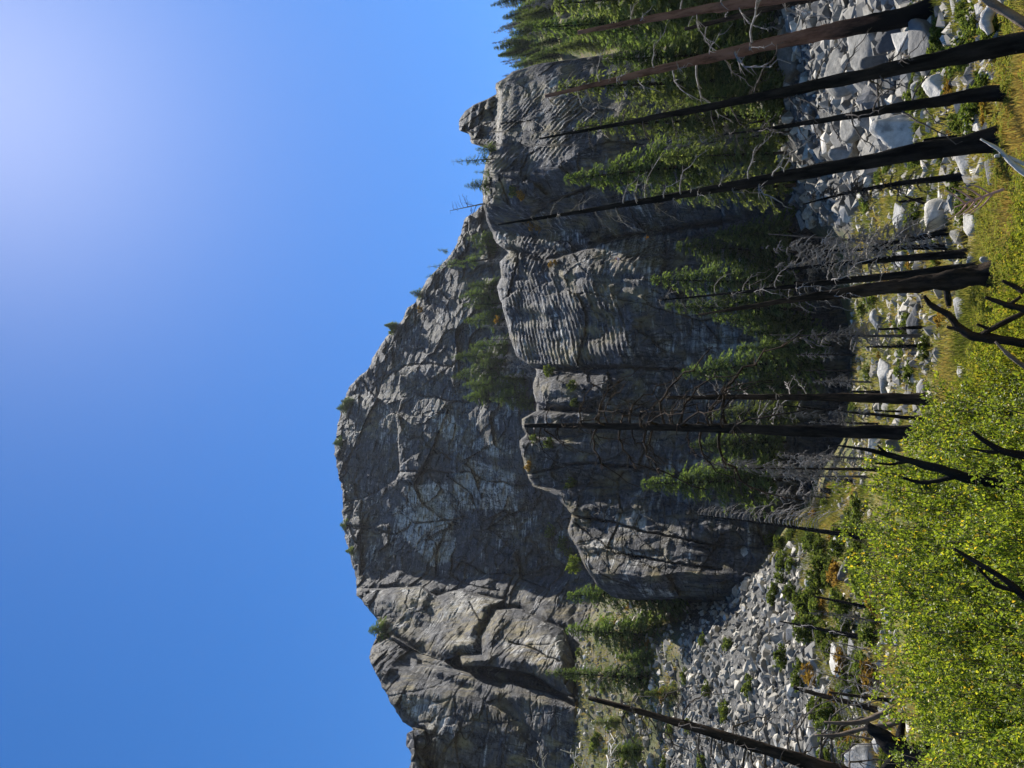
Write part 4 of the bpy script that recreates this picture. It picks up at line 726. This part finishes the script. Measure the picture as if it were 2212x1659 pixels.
# ------------------------------------------------------------------ shrubs, brush, grass
def shrub_me(seed, M, n, H=2.0, R=1.2, leaf=.055, stems=26, lean=.0, sprays=9):
    r = np.random.default_rng(seed); S = Bag(); C, D, Wd, L, Wt, T = [], [], [], [], [], []
    per = n // (stems * sprays)
    for k in range(stems):
        a = r.uniform(0, 6.283); q = math.sqrt(r.random()); tip = np.array([math.cos(a) * R * q, math.sin(a) * R * q, H * math.sqrt(1.02 - .72 * q * q) * (r.uniform(.86, 1.1) if k % 4 else r.uniform(1.02, 1.2))]); b0 = np.array([math.cos(a) * .25 * q, math.sin(a) * .25 * q, 0]); t = np.linspace(0, 1, 8)
        mid = b0 + (tip - b0) * .5 + np.array([-math.cos(a), -math.sin(a), .3]) * .12 * R
        path = ((1 - t) ** 2)[:, None] * b0 + (2 * t * (1 - t))[:, None] * mid + (t ** 2)[:, None] * tip
        S.add(*tube(path, .016 * H / 2 * (1 - .8 * t), 5))
        for s in range(sprays):
            u = .2 + .8 * ((s + r.random()) / sprays) ** .7; p0 = np.array([np.interp(u, t, path[:, c]) for c in range(3)]); b = r.uniform(0, 6.283); l = r.uniform(.18, .42) * R / 1.2 * (1.15 - .6 * u)
            dv = np.array([math.cos(b), math.sin(b), r.uniform(-.1, .8)]); v = np.linspace(0, 1, 3)[:, None]; S.add(*tube(p0 + v * dv * l, .005 * H / 2 * (1 - .6 * v[:, 0]), 3, cap=False))
            for j in range(per):
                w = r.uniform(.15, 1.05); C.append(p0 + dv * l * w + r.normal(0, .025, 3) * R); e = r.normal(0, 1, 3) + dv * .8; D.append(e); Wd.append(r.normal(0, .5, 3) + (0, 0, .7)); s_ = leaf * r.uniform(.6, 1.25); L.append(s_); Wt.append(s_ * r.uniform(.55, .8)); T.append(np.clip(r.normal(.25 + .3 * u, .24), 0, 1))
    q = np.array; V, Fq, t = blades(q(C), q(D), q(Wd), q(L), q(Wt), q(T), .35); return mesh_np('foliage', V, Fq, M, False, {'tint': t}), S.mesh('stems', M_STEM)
SH = [shrub_me(i, M_LEAF, 12500, leaf=.038 + .003 * i, stems=30 + 3 * i) for i in range(4)]
SHY = [shrub_me(10 + i, M_YLEAF, 3600, H=.8, R=.85, leaf=.045, stems=22) for i in range(3)]
BU = [shrub_me(20 + i, M_BUSH, 1500, H=1.0, R=.75, leaf=.13, stems=16, sprays=6) for i in range(3)]
RU = [shrub_me(30 + i, M_RUST, 900, H=.7, R=.7, leaf=.13, stems=14, sprays=6) for i in range(2)]
SPR = [shrub_me(40 + i, M_LEAF, 420, H=1.0, R=.35, leaf=.05, stems=7, sprays=6) for i in range(2)]
def shrub(name, label, cat, group, pair, P, sxy, sz):
    o = thing(name, label, cat, P, group, random.uniform(0, 6.28)); f = obj('foliage', pair[0], o); s = obj('stems', pair[1], o)
    for q in (f, s): q.scale = (sxy, sxy, sz)
    return o
def shrub_px(x, y, d, Hbase, pair, name, label, cat, group, sxy=1.0):
    T = at(x, y, d); g = float(gz(T[0], T[1])); H = max(.25, T[2] - g); return shrub(name, label, cat, group, pair, (T[0], T[1], g - .04), sxy, H / Hbase)
ORD = 'first second third fourth fifth sixth seventh eighth ninth tenth eleventh twelfth thirteenth fourteenth fifteenth sixteenth seventeenth eighteenth nineteenth twentieth'.split()
TOPC = [(1995, 950), (1940, 985), (1894, 1030), (1864, 1090), (1861, 1150), (1874, 1210), (1886, 1265), (1906, 1320), (1924, 1375), (1938, 1430), (1948, 1485), (1958, 1540), (1971, 1600), (1984, 1670), (1991, 1750), (2001, 1840), (2006, 1930)]
SG = 'green leafy shrubs in the foreground'
for i, (x, y) in enumerate(TOPC): shrub_px(x + 6, y, 8.6 + .5 * (i % 3), 2.0, SH[i % 4], 'leafy_shrub', 'green leafy shrub, %s from the trunks in the back row of the thicket' % ORD[i], 'shrub', SG, .82)
for i, y in enumerate(range(950, 1960, 54)):
    x = np.interp(y, [b for _, b in TOPC], [a for a, _ in TOPC]) + 80 + 34 * (i % 3); shrub_px(x, y + 20, 6.6 + .4 * (i % 2), 2.0, SH[(i + 1) % 4], 'leafy_shrub', 'green leafy shrub, %s from the trunks in the middle row of the thicket' % ORD[i], 'shrub', SG, .62)
for i, y in enumerate(range(900, 1960, 78)):
    x = np.interp(y, [b for _, b in TOPC], [a for a, _ in TOPC]) + 215 + 30 * (i % 3); shrub_px(min(x, 2190), y, 4.6 + .3 * (i % 2), 2.0, SH[(i + 2) % 4], 'leafy_shrub', 'green leafy shrub, %s from the trunks in the front row of the thicket' % ORD[i], 'shrub', SG, .45)
YC = [(2040, 905), (2050, 860), (2088, 800), (2096, 740), (2111, 680), (2126, 620), (2136, 560), (2144, 500), (2156, 440), (2176, 390), (2191, 330), (2198, 250), (2180, 180), (2196, 110), (2200, 40), (2205, -30), (2208, -120), (2210, -220), (2210, -320), (2210, -400)]
for i, (x, y) in enumerate(YC):
    shrub_px(x, y, 16.5 + (i % 3), .8, SHY[i % 3], 'yellow_brush', 'low yellow-green brush plant at the stony edge, %s counted from the thicket' % ORD[i], 'shrub', 'low yellow-green brush plants', 1.1)
    shrub_px(x + 34, y - 22, 13.2 + (i % 2) * .8, .8, SHY[(i + 1) % 3], 'yellow_brush', 'low yellow-green brush plant in the second row, %s counted from the thicket' % ORD[i], 'shrub', 'low yellow-green brush plants', 1.15)
    if y > 350: shrub_px(x + 80, y - 8, 8.8 + (i % 2) * .6, .8, SHY[(i + 2) % 3], 'yellow_brush', 'low yellow-green brush plant in the nearest row, %s counted from the thicket' % ORD[i], 'shrub', 'low yellow-green brush plants', .9)
for i, (x, y, d) in enumerate([(2120, 945, 3.2), (2165, 985, 3.0), (2130, 1480, 3.0), (2160, 1560, 2.9), (2140, 395, 4.2), (2150, 1150, 3.0)]):
    shrub_px(x, y, d, 1.0, SPR[i % 2], 'leafy_sprig', ['broad-leaved sprig beside the forked charred stem', 'broad-leaved sprig lowest beside the forked charred stem', 'broad-leaved sprig among the shrubs near the lower left', 'broad-leaved sprig lowest at the lower left', 'bright green sprig above the pale driftwood', 'broad-leaved sprig below the long forked branch'][i], 'plant', 'broad-leaved sprigs near the camera', .7)
def scatter(poly, n, seed, dmax=140):
    q = in_poly(poly, n, seed); P, d = ground_hit(q[:, 0], q[:, 1]); k = np.isfinite(d) & (d < dmax); return P[k], d[k]
BG = 'low bushes on the stony floor'
for i, (P, d) in enumerate(zip(*scatter(FLOOR, 125, 51))):
    s = random.uniform(.5, 1.3) * (.22 + d / 85); rust = random.random() < .2
    shrub('low_bush', 'rust-coloured low bush among white stones on the valley floor' if rust else 'low green bush among white stones on the valley floor', 'bush', BG, random.choice(RU if rust else BU), P, s, s * random.uniform(.5, .9))
for i, (P, d) in enumerate(zip(*scatter([(1700, 1130), (1770, 1080), (1870, 1060), (1960, 1660), (1800, 1660), (1740, 1290), (1600, 1250), (1560, 1270)], 70, 52))):
    s = random.uniform(.6, 1.4) * (.6 + d / 80); rust = random.random() < .3
    shrub('low_bush', 'rust-coloured low bush in the scrub below the left talus' if rust else 'low green bush in the scrub below the left talus', 'bush', 'low bushes below the left talus', random.choice(RU if rust else BU), P, s, s * random.uniform(.5, .9))
for i, (P, d) in enumerate(zip(*scatter(BENCH, 60, 53, 175))):
    s = random.uniform(1.0, 2.4); rust = random.random() < .4
    shrub('low_bush', 'ochre bush on the bench under the left buttress' if rust else 'green bush on the bench under the left buttress', 'bush', 'bushes on the bench under the buttress', random.choice(RU if rust else BU), P, s, s * random.uniform(.5, .9))
for i, (P, d) in enumerate(zip(*scatter(TALUS_L, 34, 54))) : shrub('low_bush', 'green bush growing between the rocks of the left talus', 'bush', 'bushes in the left talus', random.choice(BU), P, 1.6, 1.1)
for i, (P, d) in enumerate(zip(*scatter([(1640, 0), (1640, 300), (1700, 420), (1740, 480), (1720, 300), (1680, 0)], 34, 56, 130))) : shrub('low_bush', 'green bush along the top of the right-hand talus', 'bush', 'bushes along the right-hand talus', random.choice(BU), P, random.uniform(1.5, 2.6), random.uniform(1.2, 2.2))
for i, (x, y, l, s, k, lab) in enumerate([(1198, 806, 'L', 2.6, 0, 'bright green bush at the left edge of the fluted face'), (1245, 832, 'L', 1.8, 0, 'small green bush in the groove left of the fluted face'), (1255, 870, 'L', 2, 0, 'green bush below the pointed block'), (1245, 1048, 'L', 2.2, 0, 'lone green bush on the dark wall above the left fir'), (1160, 950, 'L', 1.6, 0, 'green tuft behind the top of the broken trunk'), (1195, 958, 'L', 1.8, 0, 'green tuft below the top of the broken trunk'), (1200, 1150, 'U', 3.2, 0, 'green bush where the dome meets the left end of the lower wall'), (1225, 1175, 'U', 3, 0, 'yellow-green bush on the diagonal ledge'), (1240, 1200, 'U', 3, 0, 'second yellow-green bush on the diagonal ledge'), (1255, 1222, 'L', 2.4, 0, 'lowest bush on the diagonal ledge'), (1130, 420, 'L', 1.8, 1, 'golden bush on the shoulder of the knob'), (1115, 412, 'L', 1.6, 0, 'grey-green bush on the shoulder of the knob'), (1150, 485, 'L', 1.8, 1, 'golden bush in the chimney beside the knob'), (1165, 492, 'L', 1.6, 1, 'lower golden bush in the chimney beside the knob'), (1190, 570, 'L', 1.2, 1, 'golden tuft high on the nose'), (1200, 565, 'L', 1.0, 1, 'small golden tuft high on the nose'), (1075, 690, 'L', 1.6, 1, 'ochre tuft on the rim of the fluted face'), (1145, 1008, 'L', 1.6, 1, 'ochre tuft on the second pillar'), (910, 668, 'U', 2.6, 1, 'ochre bush on the right slope of the dome'), (850, 715, 'U', 2.6, 0, 'green bush patch on the right slope of the dome')]):
    d = cliff_d(x + 4, y, l == 'L') - .4; P = at(x + 4, y, d); shrub('cliff_bush', lab, 'bush', 'bushes growing on the rock', (RU if k else BU)[i % 2], P, s, s * 1.1)
# dry grass and herbs of the valley floor
r = np.random.default_rng(5); Cs = []
for poly, n in ((FLOOR, 24000), ([(1620, 1240), (1740, 1110), (1830, 1000), (1880, 1060), (1760, 1180)], 3500), ([(1990, 940), (2090, 600), (2150, 380), (2212, 100), (2200, -420), (2330, -420), (2330, 960)], 21000), ([(1700, 1110), (1880, 1060), (1990, 1660), (1800, 1660), (1740, 1290)], 7000), ([(1850, 1010), (1990, 900), (2212, 900), (2212, 1660), (1960, 1660)], 9000), (BENCH, 5000)):
    P, d = scatter(poly, n, int(r.integers(1, 999)), 170); keep = (fbm(P[:, 0] * .22, P[:, 1] * .22, o=3, s=31) < .22) | (r.random(len(P)) < .3); Cs.append(np.column_stack([P, d])[keep])
Cs = np.vstack(Cs); Cs = np.repeat(Cs, 3, 0); n = len(Cs); sc = .1 + Cs[:, 3] * .0045
C = Cs[:, :3] + np.column_stack([r.normal(0, .12, n), r.normal(0, .12, n), np.full(n, -.02)]); D = np.column_stack([r.normal(0, .45, n), r.normal(0, .45, n), np.ones(n)])
tn = np.clip(.45 + .75 * fbm(C[:, 0] * .3, C[:, 1] * .3, o=3, s=88) + r.normal(0, .14, n), 0, 1)
V, Fq, t = blades(C, D, r.normal(0, 1, (n, 3)), sc * r.uniform(.6, 1.5, n), sc * .16, tn, .1)
obj('dry_grass', mesh_np('dry_grass', V, Fq, M_GRASS, False, {'tint': t}), kind='stuff', label='yellow-green dry grass and herbs covering the valley floor')

# ------------------------------------------------------------------ fallen and foreground wood
def limb(name, label, paths, M, d, cat='branch', group=None, sides=10, wob=.3, child='fork'):
    P0 = at(paths[0][0][0], paths[0][0][1], d if not hasattr(d, '__len__') else d[0]); o = None
    for k, pts in enumerate(paths):
        pts = [(*p, d) if len(p) == 3 else p for p in pts]; W3 = np.array([at(p[0], p[1], p[3]) for p in pts]) - P0; rad = np.array([p[2] / 2 / FPX * slant(at(p[0], p[1], p[3])) for p in pts])
        t = np.linspace(0, len(pts) - 1, (len(pts) - 1) * 5 + 1); W = np.stack([np.interp(t, range(len(pts)), W3[:, c]) for c in range(3)], 1); ker = np.array([.1, .2, .4, .2, .1]); Wp = np.vstack([W[:1], W[:1], W, W[-1:], W[-1:]]); Ws = np.stack([np.convolve(Wp[:, c], ker, 'valid') for c in range(3)], 1); Ws[0] = W[0]; Ws[-1] = W[-1]
        V, Fq = tube(Ws, np.interp(t, range(len(pts)), rad), sides, wob, k + len(label)); me = tri_fix(V, Fq, name, M)
        if k == 0: o = obj(name, me, None, P0, label=label, category=cat); 
        else: obj(child, me, o)
    if group: o['group'] = group
    return o
FB = 'charred stems rising from the foreground shrubs'
limb('charred_stem', 'long forked charred stem rising through the green shrubs', [[(2290, 1052, 24), (2212, 1048, 20), (2150, 1044, 19), (2080, 1030, 18), (2030, 1012, 16), (1980, 1000, 13), (1930, 985, 10), (1880, 972, 8), (1810, 962, 4)], [(2065, 1028, 12), (2030, 1038, 8), (1990, 1044, 7), (1950, 1032, 5)], [(2050, 1020, 11), (2010, 1008, 10)], [(1960, 995, 8), (1925, 1004, 5), (1890, 1000, 3)], [(1920, 984, 7), (1895, 962, 4)]], M_CHAR, 5.4, group=FB)
limb('charred_stem', 'crooked charred stem with bleached tip before the fallen log', [[(2300, 745, 18), (2212, 742, 17), (2150, 732, 16), (2095, 726, 15), (2065, 700, 13), (2050, 678, 12), (2010, 660, 9), (1996, 638, 6)], [(2120, 724, 11), (2160, 700, 9), (2212, 676, 8)], [(2140, 712, 7), (2110, 700, 4)], [(2070, 712, 8), (2045, 706, 5)]], M_CHARB, 5.2, group=FB)
limb('charred_stem', 'stout charred stem curving in at the lower edge beside the crooked one', [[(2300, 690, 14), (2212, 668, 13), (2180, 660, 11), (2150, 650, 8), (2128, 642, 5)], [(2180, 660, 7), (2205, 640, 5)], [(2212, 632, 10), (2195, 620, 8), (2165, 606, 5)]], M_CHARB, 5.0, group=FB)
limb('charred_stem', 'two-pronged charred stem below the long forked one', [[(2300, 1000, 14), (2212, 984, 13), (2165, 975, 11), (2130, 955, 9), (2100, 932, 6)], [(2170, 977, 8), (2130, 976, 6), (2095, 968, 4)]], M_CHAR, 4.2, group=FB)
limb('charred_stem', 'dark stem bending through the shade of the front shrubs', [[(2300, 1330, 14), (2212, 1290, 13), (2170, 1250, 11), (2110, 1215, 8), (2060, 1185, 5)], [(2190, 1275, 9), (2150, 1265, 7), (2110, 1225, 5)]], M_CHAR, 4.0, group=FB)
limb('charred_stem', 'pale-tipped dead stick left of the crooked stem', [[(2300, 830, 8), (2212, 792, 8), (2180, 768, 7), (2150, 738, 4)]], M_WOOD, 4.6, group=FB)
limb('driftwood_branch', 'bleached forked dead branch in the brush by the thick charred trunk', [[(2300, 420, 11), (2212, 374, 10), (2180, 346, 8), (2158, 322, 6), (2140, 312, 5), (2118, 300, 3)], [(2230, 362, 7), (2178, 338, 5)], [(2160, 335, 6), (2148, 338, 5)]], M_BLEACH, 6.5)
limb('driftwood_branch', 'curved white weathered log in the brush below the red-brown trunk', [[(2150, 12, 18), (2132, 30, 18), (2128, 50, 18), (2140, 72, 12)]], M_BLEACH, 15.5, 'log')
limb('driftwood_branch', 'dark dead limb crossing the corner of the brush', [[(2100, -30, 14), (2150, 12, 13), (2212, 48, 13), (2260, 80, 12)]], M_WOOD, 8.5)
D = 31.0
limb('fallen_log', 'fallen dead trunk lying across the valley floor with broken twigs', [[(2004, 640, 14), (2000, 680, 13), (1998, 720, 12), (1992, 760, 10), (1986, 800, 6)]] + [[(2000 - 6 * (i / 9.), 655 + i * 15, 3.4), (1985 - 4 * (i % 3), 650 + i * 15, 2.4), (1965 - 9 * (i % 4), 640 + i * 15.5, 1.2)] for i in range(9)] + [[(2002 - 6 * (i / 6.), 665 + i * 22, 3), (2022 + 5 * (i % 3), 672 + i * 22, 1.4)] for i in range(6)], M_WOOD, D, 'log', child='branch')
limb('fallen_log', 'curved brown log arching over white rocks at the lower left', [[(1930, 1530, 9), (1900, 1545, 10), (1860, 1560, 8), (1820, 1563, 7), (1780, 1560, 4)]], M_WOOD, 15, 'log', group='brown logs at the lower left')
limb('fallen_log', 'second curved brown log lower beside the uprooted stump', [[(1950, 1552, 9), (1920, 1568, 10), (1870, 1572, 8), (1810, 1590, 7), (1760, 1588, 4)]], M_WOOD, 14.6, 'log', group='brown logs at the lower left')
limb('uprooted_stump', 'black uprooted stump with ragged roots at the lower left', [[(1985, 1650, 60), (1960, 1635, 46), (1930, 1615, 36), (1905, 1590, 26), (1870, 1565, 14)], [(1955, 1625, 18), (1945, 1590, 16), (1950, 1560, 8)], [(1950, 1640, 22), (1920, 1650, 14), (1900, 1670, 8)], [(1965, 1640, 20), (2000, 1620, 14), (2010, 1590, 7)], [(1950, 1640, 16), (1960, 1680, 12), (1940, 1720, 8)]], M_CHAR, 14.2, 'stump', child='root', wob=.3)
limb('fallen_log', 'charred log lying in yellow brush behind the thick dark trunk', [[(2040, 596, 10), (2046, 630, 11), (2050, 662, 9)]], M_CHAR, 22.5, 'log')
limb('dried_stalk', 'pinkish dried weed stalk with side shoots in the brush', [[(2170, 408, 5), (2152, 414, 5), (2110, 430, 4), (2062, 448, 2)]] + [[(2148 - i * 9, 415 + i * 3.4, 3.5), (2124 - i * 9, (400 if i % 2 else 444) + i * 3, 2.6), (2096 - i * 8, (396 if i % 2 else 462) + i * 2, 1.2)] for i in range(8)], plain('dried_stalk_pink', (.42, .25, .2)), 4.5, 'plant', child='side_shoot', sides=5)

# ------------------------------------------------------------------ the two climbers
def climber(label, px, py, joints, edges, rad, top_m, pants_m, helm_m, skin_m, split, arms):
    d = cliff_d(px, py); dd = min(cliff_d(px + k, py + j) for k in (-6, -3, 0, 3, 6) for j in (-4, 0, 4)); P = at(px, py, dd - .25)
    me = bpy.data.meshes.new('person'); me.from_pydata(joints, edges, []); o = bpy.data.objects.new('person_tmp', me); COL.objects.link(o)
    md = o.modifiers.new('s', 'SKIN'); sv = me.skin_vertices[0].data
    for v, q in zip(sv, rad): v.radius = (q, q * .85)
    sv[0].use_root = True; ss = o.modifiers.new('ss', 'SUBSURF'); ss.levels = 2; ss.render_levels = 2
    dg = bpy.context.evaluated_depsgraph_get(); nm = bpy.data.meshes.new_from_object(o.evaluated_get(dg)); bpy.data.objects.remove(o)
    nm.materials.clear()
    for M in (top_m, pants_m, skin_m): nm.materials.append(M)
    for p in nm.polygons:
        c = p.center; p.use_smooth = True
        hand = any((c - Vector(joints[k])).length < .13 for k in arms); head = c.z > .50 and abs(c.x) < .14
        p.material_index = 2 if (hand or head) else (0 if c.z > split else 1)
    b = obj('person', nm, None, P, label=label, category='person', group='climbers on the wall')
    bm = bmesh.new(); bmesh.ops.create_uvsphere(bm, u_segments=16, v_segments=10, radius=.15)
    for v in bm.verts:
        if v.co.z < -.04: v.co.z = -.04 - (v.co.z + .04) * .1
    hm = bpy.data.meshes.new('helmet'); bm.to_mesh(hm); bm.free(); hm.materials.append(helm_m)
    for p in hm.polygons: p.use_smooth = True
    h = obj('helmet', hm, b, (joints[3][0], joints[3][1], joints[3][2] + .06)); return b
ORANGE = plain('orange_jacket', (.85, .28, .03)); DARKC = plain('dark_climbing_trousers', (.03, .03, .04)); PINK = plain('pale_pink_shirt', (.75, .5, .5)); SKIN = plain('skin', (.45, .28, .2)); HRED = plain('red_pink_helmet', (.6, .12, .12)); HOR = plain('orange_helmet', (.9, .45, .06))
#        pelvis        chest          neck          head           l shoulder      l elbow         l hand         r shoulder     r elbow        r hand          l hip          l knee           l ankle         l toe          r hip          r knee          r ankle         r toe        belly
J = [(0, -.08, 0), (0, -.06, .38), (0, -.04, .52), (0, -.03, .68), (-.2, -.03, .42), (-.38, .08, .58), (-.32, .22, .82), (.2, -.03, .42), (.42, .05, .36), (.5, .2, .58), (-.11, -.08, -.06), (-.3, .1, -.4), (-.24, -.02, -.8), (-.24, .2, -.84), (.11, -.08, -.06), (.34, .12, -.22), (.34, .02, -.6), (.36, .22, -.64), (0, -.07, .2), (0, -.03, .78)]
E = [(0, 18), (18, 1), (1, 2), (2, 3), (3, 19), (1, 4), (4, 5), (5, 6), (1, 7), (7, 8), (8, 9), (0, 10), (10, 11), (11, 12), (12, 13), (0, 14), (14, 15), (15, 16), (16, 17)]
RR = [.15, .17, .07, .1, .085, .06, .045, .085, .06, .045, .11, .08, .055, .05, .11, .08, .055, .05, .14, .09]
climber('climber in orange jacket and helmet with dark trousers on the wall', 1402, 512, J, E, RR, ORANGE, DARKC, HOR, SKIN, -.02, (6, 9))
J2 = [(-a, b, c) for a, b, c in J]
climber('climber in pale pink top and red helmet with dark trousers on the wall', 1340, 559, J2, E, RR, PINK, DARKC, HRED, SKIN, .1, (6, 9))

# ------------------------------------------------------------------ thin haze volume, added to lift the dark shadows before the walls
hz = bpy.data.materials.new('thin_haze'); hz.use_nodes = True; hn = hz.node_tree; hn.nodes.remove(hn.nodes['Principled BSDF'])
pv = hn.nodes.new('ShaderNodeVolumePrincipled'); pv.inputs['Color'].default_value = (.9, .93, 1, 1); pv.inputs['Density'].default_value = .00007; pv.inputs['Anisotropy'].default_value = .2
hn.links.new(pv.outputs[0], hn.nodes['Material Output'].inputs['Volume'])
bm = bmesh.new(); bmesh.ops.create_cube(bm, size=1.0); hm = bpy.data.meshes.new('haze'); bm.to_mesh(hm); bm.free(); hm.materials.append(hz)
h = obj('haze', hm, None, (0, 0, 148), kind='stuff', label='thin bluish haze in the valley air, added to lift the shadows'); h.scale = (1300, 1300, 310)
